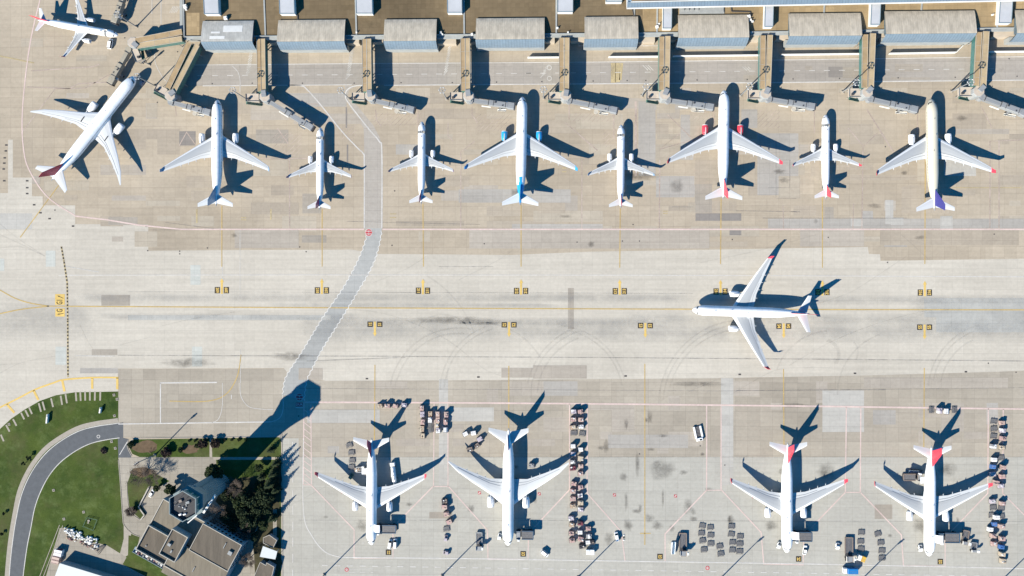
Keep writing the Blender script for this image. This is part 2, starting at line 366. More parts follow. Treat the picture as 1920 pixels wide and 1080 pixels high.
# repairs and off-colour slabs, each laid on the pavement
PATCH = {
 'p_dark': [(336, 246, 367, 273), (1304, 400, 1390, 414), (1368, 432, 1390, 441), (1553, 125, 1580, 145), (648, 201, 651, 240), (650, 271, 653, 305)],
 'p_mid': [(480, 243, 541, 269), (1196, 432, 1222, 443), (1065, 540, 1076, 617), (1580, 126, 1612, 146), (1510, 124, 1523, 131), (1640, 946, 1673, 973), (566, 441, 612, 455), (190, 553, 244, 573), (203, 407, 258, 422), (1303, 345, 1335, 399), (1678, 120, 1730, 134), (1670, 145, 1745, 149), (1394, 141, 1417, 150), (805, 960, 848, 972), (172, 655, 220, 666), (1546, 388, 1563, 410), (567, 363, 603, 400)],
 'p_grey': [(1197, 190, 1300, 205), (1197, 205, 1229, 330), (1276, 215, 1300, 300), (1230, 330, 1302, 370), (1390, 205, 1420, 240), (1420, 250, 1497, 366), (150, 690, 221, 700), (1140, 815, 1290, 840), (960, 420, 1130, 432), (1440, 410, 1920, 428), (860, 355, 1070, 380), (540, 175, 650, 200)],
 'p_light': [(576, 768, 712, 793), (838, 764, 926, 790), (823, 711, 840, 910), (1352, 709, 1375, 910), (1542, 732, 1620, 810), (0, 400, 60, 430), (1770, 300, 1830, 330), (1595, 410, 1618, 424), (1670, 408, 1694, 422), (1763, 405, 1786, 430), (1660, 375, 1675, 420)],
 'p_cyan': [(357, 497, 376, 534), (360, 650, 379, 687), (104, 650, 124, 684), (86, 470, 104, 500), (0, 485, 8, 508)],
 'p_blue': [(1733, 559, 1920, 595), (1755, 584, 1920, 623), (1732, 559, 1755, 570), (240, 591, 620, 600)],
 'p_sand': [(1231, 188, 1266, 212), (1294, 212, 1335, 260), (420, 300, 540, 330), (40, 72, 80, 88), (143, 104, 200, 115), (275, 195, 295, 220), (1000, 395, 1130, 416), (1290, 380, 1304, 398), (1720, 300, 1760, 340), (1460, 330, 1500, 372)],
 'p_brown': [(480, 60, 640, 62), (1303, 300, 1388, 345), (1520, 300, 1545, 331), (350, 330, 430, 352), (120, 366, 145, 376), (470, 380, 560, 402), (820, 330, 880, 350), (1690, 350, 1780, 400), (1000, 225, 1080, 250), (1650, 430, 1910, 460), (1010, 380, 1060, 400)],
 'p_pink': [(880, 430, 1330, 466), (60, 330, 75, 345), (440, 430, 560, 465), (470, 190, 560, 225), (560, 690, 605, 712), (940, 690, 1060, 708), (1000, 685, 1100, 710), (1620, 708, 1890, 728), (1500, 428, 1620, 462)],
}
for i, (k, rs) in enumerate(PATCH.items()):
    mb = MB()
    for j, r in enumerate(rs): mb.flat(WP(rect(*r)), .0105 + i * .0042 + j * .00024)
    struct(mb.build('pavement_patch', k), 'repaired slabs of another concrete')
# extra random slabs, off-tint, over the old apron
rnd = random.Random(5)
taken = []
for k, z, n in (('p_brown', .0090, 40), ('p_sand', .0090, 40), ('p_pink', .0090, 34), ('p_grey', .0090, 12)):
    mb = MB()
    for j in range(n * 3):
        x = 18 + 21.3 * rnd.randint(0, 89); y = rnd.choice([165 + 9.6 * rnd.randint(0, 30), 715 + 13.5 * rnd.randint(0, 9)])
        if y < 470 and (x < 70 or 560 < x < 725): continue
        if y > 700 and (x < 580 or k in ('p_sand', 'p_brown')): continue
        w = 21.3 * rnd.choice([1, 2, 2, 3, 4, 6]); h = (9.6 if y < 470 else 13.5) * rnd.choice([1, 1, 2, 2, 3])
        if y < 466 and y + h > 464: continue
        if y > 700 and y + h > 856: continue
        if any(x < q[2] and x + w > q[0] and y < q[3] and y + h > q[1] for q in taken): continue
        taken.append((x, y, x + w, y + h)); mb.flat(WP(rect(x, y, x + w, y + h)), z)
    struct(mb.build('pavement_patch', k), 'weathered slabs of the apron')
# stains, tyre marks and sealed cracks
mb = Soft()
for i, r in enumerate([(140, 549, 1310, 568), (500, 567, 1050, 578), (1170, 586, 1730, 608), (560, 594, 1250, 614), (180, 586, 700, 602), (1700, 556, 2060, 628), (-60, 555, 180, 645), (560, 598, 2000, 645), (1320, 552, 1960, 572)]): mb.strip(*r, .043 + i * .0003)
struct(mb.build('tyre_haze', 'blue_stain'), 'grey rubber haze along the taxi line')
mb = Soft(); ST = [(1243, 880, 32, 22), (1232, 985, 14, 10), (1178, 984, 10, 14), (1195, 870, 6, 28), (1174, 940, 4, 22), (1243, 935, 3, 20), (1445, 985, 14, 12), (1727, 985, 18, 18), (680, 985, 16, 14), (1260, 990, 6, 8), (1550, 885, 22, 20), (1776, 880, 20, 18), (850, 600, 100, 8), (900, 606, 60, 4), (1310, 720, 60, 6), (545, 668, 40, 10), (350, 680, 60, 10), (1490, 760, 40, 5), (1270, 350, 16, 16), (1200, 330, 40, 10)]
ST += [(rnd.uniform(1120, 1320), rnd.uniform(780, 1010), rnd.uniform(3, 14), rnd.uniform(3, 16)) for _ in range(16)] + [(rnd.uniform(600, 1850), rnd.uniform(870, 1040), rnd.uniform(3, 12), rnd.uniform(3, 12)) for _ in range(26)] + [(rnd.uniform(100, 1880), rnd.uniform(200, 460), rnd.uniform(4, 16), rnd.uniform(3, 9)) for _ in range(14)]
for i, q in enumerate(ST): mb.disc(*q, .0464 + i * .00003, rnd)
struct(mb.build('oil_stains', 'oil'), 'dark oil stains on the concrete')
mb = MB()
def arc(cx, cy, r, a0, a1, w=.55, n=28):
    mb.ribbon(WP([(cx + r * math.cos(math.radians(a0 + (a1 - a0) * k / n)), cy + r * math.sin(math.radians(a0 + (a1 - a0) * k / n))) for k in range(n + 1)]), w, .047)
for cx, cy, r, a0, a1 in [(1395, 760, 160, 180, 268), (1395, 760, 152, 184, 262), (1395, 760, 143, 190, 265), (955, 735, 130, 182, 250), (955, 735, 122, 184, 255), (1125, 745, 130, 180, 255), (1125, 745, 118, 184, 250), (1125, 745, 138, 190, 250), (1040, 745, 135, 275, 345), (1040, 745, 128, 280, 350),
    (860, 745, 130, 190, 280), (860, 745, 120, 195, 275), (1560, 730, 110, 200, 265), (1545, 665, 26, 280, 400), (1545, 665, 29, 285, 395), (1585, 660, 24, 310, 395), (1870, 735, 130, 185, 255), (1870, 735, 122, 190, 250), (1870, 735, 108, 190, 245), (1690, 740, 120, 180, 250), (900, 735, 130, 275, 330), (700, 690, 200, 300, 340), (830, 650, 60, 220, 320)]:
    arc(cx, cy, r, a0, a1, .9)
for pts in [[(660, 580), (720, 588), (790, 612), (850, 645), (905, 690), (940, 705)], [(1300, 495), (1420, 470), (1530, 440)], [(860, 525), (930, 490), (960, 470)], [(700, 530), (760, 505), (800, 480)], [(1560, 690), (1480, 690), (1440, 700), (1370, 740)], [(1480, 685), (1560, 640), (1650, 605), (1740, 582), (1800, 578)], [(1530, 570), (1590, 550), (1640, 520), (1700, 480)],
            [(300, 612), (360, 598), (440, 585)], [(220, 648), (290, 630)], [(150, 610), (165, 640), (175, 655)], [(0, 420), (35, 448), (84, 480)], [(0, 440), (40, 458), (84, 480)], [(0, 465), (40, 463), (84, 480)], [(0, 700), (40, 680), (104, 668)], [(0, 684), (40, 681)], [(1690, 440), (1740, 485)], [(1290, 735), (1360, 705)], [(690, 870), (540, 950)]]:
    mb.ribbon(WP(smoothpath(pts, 5)), .5, .0475)
struct(mb.build('tyre_marks', 'tyre'), 'curved rubber tyre marks')
mb = MB()
for pts, w in [([(220, 666), (700, 668), (1200, 671), (1600, 674), (1920, 677)], .55), ([(575, 677), (760, 670)], .6), ([(310, 417), (420, 431)], .4), ([(1260, 388), (1300, 388)], .35), ([(650, 415), (900, 421)], .35), ([(1430, 409), (1700, 409)], .4), ([(1380, 732), (1660, 731)], .3), ([(560, 728), (1350, 733), (1920, 727)], .3), ([(240, 547), (1300, 550)], .3),
    ([(823, 500), (925, 500)], .35), ([(1380, 395), (1494, 397)], .4), ([(140, 186), (280, 186)], .3), ([(1480, 397), (1500, 397)], .4), ([(1455, 260), (1455, 372), (1493, 372)], .3), ([(1455, 300), (1481, 300), (1481, 352), (1440, 352)], .3), ([(277, 431), (430, 431), (640, 430)], .3), ([(560, 857), (1920, 857)], .3), ([(560, 975), (1920, 978)], .25)]:
    mb.ribbon(WP(pts), w, .048)
struct(mb.build('sealed_cracks', 'crack'), 'dark sealed joints in the concrete')
mb = MB()
for x, y in [(12, 272), (11, 283), (9, 296), (8, 306), (7, 317), (8, 339), (51, 339), (51, 352), (51, 363), (64, 384), (76, 399), (93, 410), (137, 424), (275, 424), (688, 710), (897, 707), (1173, 705), (1387, 702), (1603, 700), (1811, 697)]:
    mb.flat(WP(rect(x - 2.4, y - 1.4, x + 2.4, y + 1.4)), .05)
for x, y in [(103, 394), (277, 470), (337, 471), (337, 476), (389, 465), (562, 463), (574, 472), (735, 460), (908, 457), (1082, 454), (1167, 452), (1199, 452), (1187, 421), (1373, 449), (1553, 445), (1664, 492), (1864, 439), (567, 156), (664, 156), (752, 155), (848, 155), (931, 154), (1016, 153), (1112, 152), (1176, 151), (1211, 151), (1307, 150), (1401, 149), (1487, 148), (1574, 147), (1684, 146), (1791, 145), (1907, 143), (1892, 110), (295, 192), (333, 97), (398, 157), (473, 156), (234, 71), (1853, 681), (1905, 698), (740, 358), (1660, 275), (1359, 872), (1313, 836), (1199, 851), (930, 805), (560, 780), (1539, 545)]:
    mb.flat(WP([(x + 1.3 * math.cos(a * math.pi / 4), y + 1.3 * math.sin(a * math.pi / 4)) for a in range(8)]), .05)
struct(mb.build('drain_covers', 'drain'), 'small iron drain covers in the pavement')
# ------------------------------------------------------------------ painted markings
def lines(name, mat, label, items, z, w=.5):
    mb = MB()
    for it in items:
        ww = w
        if isinstance(it, tuple) and isinstance(it[1], (int, float)) and isinstance(it[0], list): it, ww = it
        mb.ribbon(WP(it), ww, z)
    return struct(mb.build(name, mat), label)
lines('taxi_line_markings', 'yellow_paint', 'yellow taxi lines', [
    ([(88, 574), (600, 577), (1200, 579.5), (1920, 581), (2200, 582)], .6),
    (smoothpath([(-20, 535), (0, 544), (30, 560), (60, 569), (92, 574)]), .6), (smoothpath([(-20, 590), (0, 588), (40, 580), (92, 574)]), .6),
    [(416, 386), (416, 500)], [(604, 392), (604, 500)], [(793, 382), (794, 500)], [(977, 384), (977, 500)], [(1163, 388), (1162, 502)], [(1352, 372), (1351, 495)], [(1542, 365), (1542, 502)], [(1735, 270), (1734, 495)],
    [(703, 684), (702, 830)], [(954, 686), (954, 1023)], [(1209, 682), (1209, 1022)], [(1469, 692), (1470, 850)], [(1733, 690), (1732, 850)], [(1200, 1000), (1220, 1000)], [(112, 345), (75, 395), (38, 445)],
    smoothpath([(318, 752), (390, 752), (425, 738), (445, 705), (452, 665)])], .056, .5)
lines('faded_yellow_markings', 'faded_yellow', 'faded yellow stand letters', [([(1150, 118), (1150, 155)], 2.6), ([(1158, 118), (1158, 154)], 2.6), ([(1166, 118), (1163, 150)], 1.4), ([(369, 392), (369, 418)], .9), ([(508, 392), (508, 412)], .7), ([(731, 401), (743, 401)], .5), ([(731, 408), (743, 408)], .5), ([(452, 408), (462, 408)], .5), ([(452, 412), (462, 412)], .5), ([(1243, 396), (1252, 396)], .5), ([(1243, 400), (1252, 400)], .5), ([(1054, 315), (1062, 315)], .5), ([(1054, 322), (1062, 322)], .5), ([(0, 105), (64, 118)], .7), ([(1785, 352), (1915, 352)], .4)], .0555, .5)
red = [([(140, 405), (200, 412), (260, 422), (340, 430), (683, 430)], .8), ([(717, 430), (1920, 430), (2300, 430)], .8), (smoothpath([(75, 0), (55, 90), (42, 210), (45, 285), (58, 325), (90, 370), (140, 404)]), .7),
    ([(570, 754), (830, 755), (1100, 757), (1480, 761), (1920, 767), (2200, 770)], .9),
    ([(570, 754), (569, 909)], .6), ([(583, 757), (584, 909)], .5), ([(569, 909), (584, 909)], .5), ([(584, 910), (664, 993), (664, 1046), (737, 1046), (737, 988), (812, 912)], .6), ([(812, 912), (841, 912)], .5), ([(814, 756), (813, 912)], .5), ([(840, 757), (840, 912)], .5),
    ([(841, 912), (914, 994), (915, 1048), (990, 1049), (991, 1000), (1068, 918), (1068, 757)], .6), ([(1101, 757), (1101, 925), (1165, 997), (1172, 1052)], .6), ([(1247, 1053), (1247, 1001), (1325, 919)], .6), ([(1325, 761), (1325, 919)], .6), ([(1352, 762), (1352, 919)], .6), ([(1325, 919), (1352, 919)], .5),
    ([(1353, 919), (1427, 998), (1432, 1057), (1506, 1059), (1507, 1004), (1585, 923)], .6), ([(1587, 763), (1585, 923)], .6), ([(1614, 764), (1613, 923)], .6), ([(1585, 923), (1613, 923)], .5), ([(1614, 924), (1690, 1003), (1694, 1061), (1772, 1062), (1772, 1008), (1852, 925), (1853, 766)], .6), ([(1881, 767), (1880, 925), (1960, 1005)], .6)]
lines('clearance_line_markings', 'red_paint', 'pink red clearance lines', red, .0575, .6)
lines('faded_clearance_markings', 'faded_red', 'faded pink stand lines', [([(58, 133), (175, 125), (187, 120)], .6), ([(50, 163), (130, 166), (148, 157), (200, 154)], .6), ([(40, 250), (103, 167), (160, 165), (205, 140)], .5), ([(336, 273), (350, 248), (367, 272)], .5), ([(541, 270), (520, 240)], .5), ([(1091, 430), (1091, 300)], .5), ([(1236, 430), (1237, 300)], .7), ([(864, 430), (864, 285), (890, 265)], .5), ([(1092, 300), (1120, 282), (1060, 230)], .4), ([(1252, 215), (1300, 262), (1237, 280), (1275, 250)], .5), ([(1192, 190), (1192, 330)], 1.2), ([(1616, 428), (1618, 275), (1645, 250)], .5), ([(1599, 428), (1600, 382)], .5), ([(1618, 273), (1590, 240)], .5), ([(1625, 205), (1675, 285)], .7), ([(1873, 428), (1873, 265)], .6), ([(1856, 428), (1856, 265), (1920, 262)], .6), ([(1527, 250), (1527, 190)], .5), ([(1469, 428), (1468, 385)], .5), ([(850, 265), (840, 255), (840, 230)], .4), ([(543, 298), (543, 430)], .6), ([(490, 297), (580, 297)], .4), ([(704, 205), (706, 225), (715, 237)], .5), ([(783, 195), (784, 240)], .5), ([(510, 195), (596, 195), (596, 212)], .4), ([(885, 200), (885, 215), (895, 230)], .5), ([(1067, 196), (1067, 225)], .6), ([(1151, 210), (1151, 260)], .6), ([(1338, 206), (1339, 240)], .5), ([(1720, 215), (1720, 260)], .5), ([(1840, 200), (1860, 240)], .5), ([(329, 200), (331, 218)], .5)], .0565, .5)
white = [([(300, 718), (407, 717)], .9), ([(301, 718), (301, 793)], .8), (smoothpath([(417, 718), (417, 760), (410, 785), (398, 792)]), .35), (smoothpath([(450, 718), (452, 743), (466, 762), (490, 767), (512, 768)]), .35), ([(222, 795), (508, 791)], .8), (smoothpath([(508, 791), (524, 784), (531, 766), (530, 740)]), .5), ([(434, 740), (434, 748)], .5),
    ([(110, 516), (640, 515.5), (1200, 516), (1920, 519), (2200, 520)], .5), ([(246, 822), (520, 818)], .5), (smoothpath([(569, 822), (569, 960), (585, 1005), (610, 1035), (640, 1045)]), .6), ([(640, 1045), (860, 1047), (1172, 1052), (1500, 1057), (1920, 1066), (2100, 1070)], .7),
    ([(350, 122), (700, 119), (1060, 117), (1430, 113), (1860, 107), (1960, 106)], .5), ([(380, 161), (660, 159)], .6), ([(720, 160), (1000, 158), (1430, 155), (1850, 151), (1960, 150)], .7),
    (smoothpath([(540, 160), (565, 161), (575, 167), (600, 195), (640, 245), (670, 277), (681, 288), (683, 305), (683, 428)], 5), .8), (smoothpath([(680, 160), (662, 162), (650, 170), (648, 182), (655, 195), (690, 240), (711, 265), (716, 285), (716, 428)], 5), .8), (smoothpath([(290, 100), (292, 120), (305, 145), (313, 153)]), .4), ([(285, 0), (285, 26)], .4), ([(302, 0), (302, 45)], .4),
    (smoothpath([(436, 124), (446, 135), (450, 150), (450, 172)]), .4), ([(1500, 1080), (1500, 1071)], .3), ([(680, 1018), (682, 1018)], .3), ([(650, 1068), (700, 1066)], .2)]
white = [(w[0], w[1] * .78) for w in white]
lines('white_line_markings', 'white_paint', 'white painted road edge lines', white, .0585, .6)
lines('faded_white_markings', 'faded_white', 'thin faded white lines', [([(140, 667), (215, 668)], .5), ([(122, 499), (150, 504), (185, 510)], .5), ([(450, 430), (450, 560)], .3), ([(451, 655), (451, 718)], .3), ([(417, 495), (417, 555)], .3)] +
    [([(488 + a * 12, 98 + a * 0.0 + b * 8), (481 + a * 12, 108 + b * 8)], .45) for a in range(0, 1) for b in range(0, 0)] +
    [([(665 - k * .8, 85 + k * 5), (657 - k * .8, 94 + k * 5)], .5) for k in range(12)] + [([(847 - k * .8, 82 + k * 5), (840 - k * .8, 91 + k * 5)], .45) for k in range(11)] + [([(476 - k * .8, 88 + k * 5), (468 - k * .8, 97 + k * 5)], .45) for k in range(10)] + [([(325 + k * 3, 12), (318 + k * 3, 24)], .3) for k in range(5)] +
    [([(1030 - k * 3, 120 + k * 6), (1022 - k * 3, 128 + k * 6)], .4) for k in range(4)] + [([(1205 + k * 5, 122), (1215 + k * 5, 132)], .4) for k in range(3)] + [([(1392 + k * 5, 125), (1400 + k * 5, 132)], .4) for k in range(3)], .0545, .5)
mb = MB()
def dashes(p0, p1, on, off, w=.5):
    L = math.hypot(p1[0] - p0[0], p1[1] - p0[1]); t = 0
    while t < L:
        a, b = t / L, min(1, (t + on) / L); mb.ribbon(WP([(p0[0] + (p1[0] - p0[0]) * k, p0[1] + (p1[1] - p0[1]) * k) for k in (a, b)]), w, .059); t += on + off
dashes((370, 142), (1000, 137.5), 11, 17, .32); dashes((985, 137.5), (1870, 129), 11, 17, .32); dashes((604, 1060), (1920, 1081), 11, 12.5, .4); dashes((549, 828), (549, 1080), 17, 13, .4); dashes((655, 1073), (700, 1073), 10, 10, .3)
struct(mb.build('dashed_lane_markings', 'white_paint'), 'white dashed lane lines')
# zig-zag edges of the crossing road
mb = MB()
for path in (lz, rz):
    P = smoothpath(WP(path), 3); acc = 0; out = []; s = 1
    for i in range(1, len(P)):
        d = Vector((P[i][0] - P[i - 1][0], P[i][1] - P[i - 1][1])); L = d.length
        if L == 0: continue
        d /= L; t = 0
        while acc + L - t >= 1.5:
            t += 1.5 - acc; acc = 0; s = -s
            q = Vector(P[i - 1]) + d * t; out.append((q.x - d.y * .38 * s, q.y + d.x * .38 * s))
        acc += L - t
    mb.ribbon(out, .30, .0585)
struct(mb.build('zigzag_edge_markings', 'zig_white'), 'white zigzag edges of the crossing road')
# holding line: yellow with dark dashes
hl = [(115, 462), (120, 490), (126, 530), (127, 600), (127.5, 707)]
lines('holding_line_markings', 'faded_yellow', 'dashed holding line', [(hl, .95)], .059)
mb = MB()
for a, b in zip(hl, hl[1:]):
    L = math.hypot(b[0] - a[0], b[1] - a[1]); t = 1
    while t < L: mb.ribbon(WP([(a[0] + (b[0] - a[0]) * k / L, a[1] + (b[1] - a[1]) * k / L) for k in (t, min(L, t + 3.2))]), .85, .062); t += 6.6
struct(mb.build('holding_line_dashes', 'black_paint'), 'dark dashes of the holding line')
# yellow shoulder bars by the grass
lines('shoulder_markings', 'bright_yellow', 'yellow shoulder line and bars', [(smoothpath([(-10, 770), (0, 764), (32, 748), (67, 730), (100, 718), (120, 712), (172, 708), (222, 708)], 4), .9), ([(13, 758), (27, 774)], 1.3), ([(63, 732), (72, 750)], 1.3), ([(117, 714), (121, 734)], 1.3), ([(173, 709), (173, 729)], 1.3), ([(220, 708), (220, 730)], 1.3)], .0585)
# arrows and stand numbers
def text_mb(body, size):
    cu = bpy.data.curves.new('glyphs', 'FONT'); cu.body = body; cu.size = size; cu.align_x = 'CENTER'; cu.align_y = 'CENTER'; cu.resolution_u = 2
    ob = bpy.data.objects.new('glyphs', cu); C.objects.link(ob)
    bpy.context.view_layer.update()
    me = bpy.data.meshes.new_from_object(ob.evaluated_get(bpy.context.evaluated_depsgraph_get()))
    C.objects.unlink(ob); bpy.data.objects.remove(ob); bpy.data.curves.remove(cu)
    return [tuple(v.co) for v in me.vertices], [tuple(p.vertices) for p in me.polygons]
def write(mb, body, px, py, size, rot, z, sx=1.0, sy=1.0, bold=0.0):
    vs, fs = text_mb(body, size); cx, cy = W(px, py); c, s = math.cos(rot), math.sin(rot)
    for ox, oy in ([(0, 0)] if not bold else [(-bold, 0), (bold, 0), (0, bold), (0, -bold)]):
        z += .0006
        mb.add([(cx + (x * sx + ox) * c - (y * sy + oy) * s, cy + (x * sx + ox) * s + (y * sy + oy) * c, z) for x, y, _ in vs], fs)
signs, arrows, glyphs = MB(), MB(), MB()
def arrow(px, py0, py1, up, a=arrows):
    """stem plus head, from tail py0 to tip py1"""
    k = -1 if up else 1
    a.flat(WP([(px - 1.9, py0), (px + 1.9, py0), (px + 1.9, py1 - 7 * k), (px + 3.6, py1 - 7 * k), (px, py1), (px - 3.6, py1 - 7 * k), (px - 1.9, py1 - 7 * k)]), .060)
H90 = math.pi / 2
for px, no, py in ((416, '209', 544), (603.5, '210', 544.5), (793, '211', 545), (977, '212', 545.5), (1162, '213', 546), (1351, '214', 546.5), (1542, '215', 547.5), (1734, '216', 548.5)):
    arrow(px, py + 7, py - 22, True)
    for dx, r in ((-8.5, -H90), (8.5, H90)):
        signs.flat(WP(rect(px + dx - 4.9, py - 5.7, px + dx + 4.9, py + 6)), .060)
        write(glyphs, no, px + dx, py + .1, 2.3, r, .064, .82, 1.0, .10)
for px, no, py in ((703, 'S1', 608), (954.5, 'S2', 609), (1210, 'S3', 610.5), (1469.5, 'S4', 611.5), (1733.5, 'S5', 613.5)):
    arrow(px, py - 5, py + 23, False)
    for dx, r in ((-9, -H90), (9, H90)):
        signs.flat(WP(rect(px + dx - 5.1, py - 5.1, px + dx + 5.1, py + 5.1)), .060)
        write(glyphs, no, px + dx, py, 2.5, r, .064, .85, 1.0, .09)
for px, no, py in ((728.5, 'S1', 1035.5), (981, 'S2', 1038.5), (1237.5, 'S3', 1043.5), (1497.5, 'S4', 1048), (1763, 'S5', 1053)):
    signs.flat(WP(rect(px - 5.2, py - 5.2, px + 5.2, py + 5.2)), .060)
    write(glyphs, no, px, py, 2.4, math.pi, .064, .85, 1.05, .08)
struct(signs.build('stand_number_panels', 'black_paint'), 'black painted stand number panels')
struct(arrows.build('stand_arrow_markings', 'bright_yellow'), 'yellow painted stand arrows')
struct(glyphs.build('stand_number_markings', 'bright_yellow'), 'yellow painted stand numbers')
gp, gt = MB(), MB()
gp.flat(WP(rect(103.5, 551.5, 121.5, 571.5)), .060); gp.flat(WP(rect(104, 578.5, 121.5, 593.5)), .060)
write(gt, 'G1', 112.3, 566, 4.8, H90, .064, .52, 1.0, .07); write(gt, 'G', 112.5, 582.5, 4.8, H90, .064, .52, 1.0, .07)
def thin_arrow(a, b):
    d = Vector((b[0] - a[0], b[1] - a[1])).normalized(); n = Vector((-d.y, d.x))
    gt.ribbon(WP([a, (b[0] - d.x * 3, b[1] - d.y * 3)]), .32, .064)
    gt.flat(WP([b, (b[0] - d.x * 4.6 + n.x * 1.5, b[1] - d.y * 4.6 + n.y * 1.5), (b[0] - d.x * 4.6 - n.x * 1.5, b[1] - d.y * 4.6 - n.y * 1.5)]), .0655)
thin_arrow((119, 559.5), (107.3, 554)); thin_arrow((119.3, 587.6), (107, 589.5))
struct(gp.build('taxiway_sign_panels', 'bright_yellow'), 'yellow painted taxiway direction panels')
struct(gt.build('taxiway_sign_letters', 'black_paint'), 'dark taxiway letters and arrows')
rd, wh = MB(), MB()
for cx, cy, r in ((691.5, 436, 7.2), (561.5, 744.5, 7.2)):
    circ = lambda q, n=28: [(cx + q * math.cos(2 * math.pi * k / n), cy + q * math.sin(2 * math.pi * k / n)) for k in range(n)]
    wh.flat(WP(circ(r)), .061); rd.flat(WP(circ(r - .9)), .0645)
    for dy in (-2.6, 2.6): wh.ribbon(WP([(cx - 5.6, cy + dy), (cx + 5.6, cy + dy)]), .32, .068)
    for dy, s in ((-2.2, 1), (2.8, 1)):        # small aeroplane silhouettes above and below the bar
        wh.flat(WP([(cx, cy + dy - 2.1), (cx + .7, cy + dy - .5), (cx + .55, cy + dy + 1.9), (cx - .55, cy + dy + 1.9), (cx - .7, cy + dy - .5)]), .0695)
rd.flat(WP(rect(554.5, 755, 567.5, 762)), .0645)
write(wh, 'DUR', 561, 758.6, 1.9, 0, .069, .95, .9, .04)
wh.ribbon(WP([(554.5, 764), (568, 764)]), .45, .061)
for cx, cy in ((650, 1068), (1326.5, 1065)): wh.flat(WP([(cx + 4 * math.cos(k * math.pi / 8), cy + 4 * math.sin(k * math.pi / 8)) for k in range(16)]), .061)
for cx, cy in ((1030, 127), (1030, 147)): wh.ribbon(WP([(cx + 4 * math.cos(k * math.pi / 8), cy + 4 * math.sin(k * math.pi / 8)) for k in range(17)]), .35, .061)
for cx, cy in ((650, 1068), (1326.5, 1065)): rd.ribbon(WP([(cx + 3.2 * math.cos(k * math.pi / 8), cy + 3.2 * math.sin(k * math.pi / 8)) for k in range(17)]), .4, .066); write(rd, '30', cx, cy, 1.5, 0, .066)
for cx, cy in ((899, 924), (1011, 926), (1152, 928), (1266.5, 930), (1413, 931), (642.5, 922)): rd.flat(WP(rect(cx - 2.7, cy - 2.7, cx + 2.7, cy + 2.7)), .0645); wh.ribbon(WP([(cx - 1.6, cy + 1.6), (cx + 1.6, cy - 1.6)]), .5, .068)
struct(rd.build('stop_disc_markings', 'stop_red'), 'red painted stop discs')
struct(wh.build('stop_disc_lettering', 'white_paint'), 'white rims, bars and letters of the stop discs')
mb = MB()
for x0, y0, x1, y1 in ((512, 250, 566, 292), (700, 212, 790, 236), (893, 214, 958, 246), (1072, 212, 1150, 228), (1292, 206, 1336, 226), (1420, 206, 1462, 240), (640, 235, 668, 262), (1130, 245, 1185, 275)):
    x = x0 - (y1 - y0)
    while x < x1:
        a = max(x, x0); b = min(x + (y1 - y0), x1)
        if b - a > 3: mb.ribbon(WP([(a, y1 - (a - x)), (b, y1 - (b - x))]), .28, .0553)
        x += 9
struct(mb.build('faded_hatching', 'faded_red'), 'faded pink hatching near the boarding bridges')
mb = MB()
for k in range(12): mb.ribbon(WP([(570, 768 + k * 12), (583, 778 + k * 12)]), .4, .0562)
struct(mb.build('hatched_clearance_markings', 'red_paint'), 'pink hatching beside the freight apron')
# ================================================================== AIRCRAFT
KIND = {
 'wide': dict(L=58.8, R=2.82, zc=5.1, nose=7.5, tail0=.64, tr=1.25, wing=[(2.2, 19.2, 31.2, 3.5), (9.6, 24.0, 32.2, 4.4), (20, 30.7, 35.9, 5.6), (29.0, 36.8, 39.4, 6.9)], wl=(30.2, 38.6, 40.1, 8.7),
   eng=(9.37, 18.3, 5.9, 1.62, 2.75), tp=[(.6, 51.6, 57.0, 6.6), (9.7, 57.0, 59.0, 7.5)], fin=[(6.6, 46.6, 56.0), (7.6, 47.6, 56.2), (17.4, 56.2, 59.6)], flaps=[7.5, 12, 16, 20], thick=.115),
 'narrow': dict(L=44.5, R=1.98, zc=3.75, nose=5.2, tail0=.68, tr=.85, wing=[(1.5, 17.0, 23.7, 2.5), (6.4, 20.0, 23.9, 3.0), (12, 22.9, 25.4, 3.7), (16.9, 25.5, 27.0, 4.4)], wl=(17.5, 26.6, 27.3, 6.3),
   eng=(5.75, 15.2, 4.3, 1.18, 1.95), tp=[(.5, 38.9, 42.6, 4.9), (6.2, 42.3, 43.8, 5.5)], fin=[(4.9, 36.0, 42.3), (5.6, 36.8, 42.4), (11.8, 41.8, 44.3)], flaps=[5.2, 8.2, 11.3], thick=.115),
 'twin': dict(L=64.3, R=3.1, zc=5.5, nose=8.2, tail0=.68, tr=1.3, wing=[(2.4, 21.4, 36.0, 3.7), (10.3, 28.0, 36.2, 4.6), (20, 34.6, 40.0, 5.8), (27.5, 40.2, 43.4, 7.0), (32.4, 45.4, 46.3, 7.9)], wl=None,
   eng=(9.6, 20.4, 7.0, 1.95, 2.75), tp=[(.6, 54.8, 62.2, 6.9), (10.75, 62.2, 64.4, 7.8)], fin=[(7.2, 51.0, 60.2), (8.4, 52.2, 60.6), (18.5, 60.4, 63.9)], flaps=[12.5, 17, 22.5], thick=.11),
}
def shifted(k, dw, dt, L):
    d = {a: b for a, b in KIND[k].items()}; d['L'] = L
    d['wing'] = [(x, a + dw, b + dw, z) for x, a, b, z in d['wing']]; d['eng'] = (d['eng'][0], d['eng'][1] + dw, *d['eng'][2:])
    if d['wl']: d['wl'] = (d['wl'][0], d['wl'][1] + dw, d['wl'][2] + dw, d['wl'][3])
    d['tp'] = [(x, a + dt, b + dt, z) for x, a, b, z in d['tp']]; d['fin'] = [(z, a + dt, b + dt) for z, a, b in d['fin']]
    return d
KIND['wide_long'] = shifted('wide', 2.6, 4.9, 63.7); KIND['twin_long'] = shifted('twin', 5.3, 9.6, 73.9)
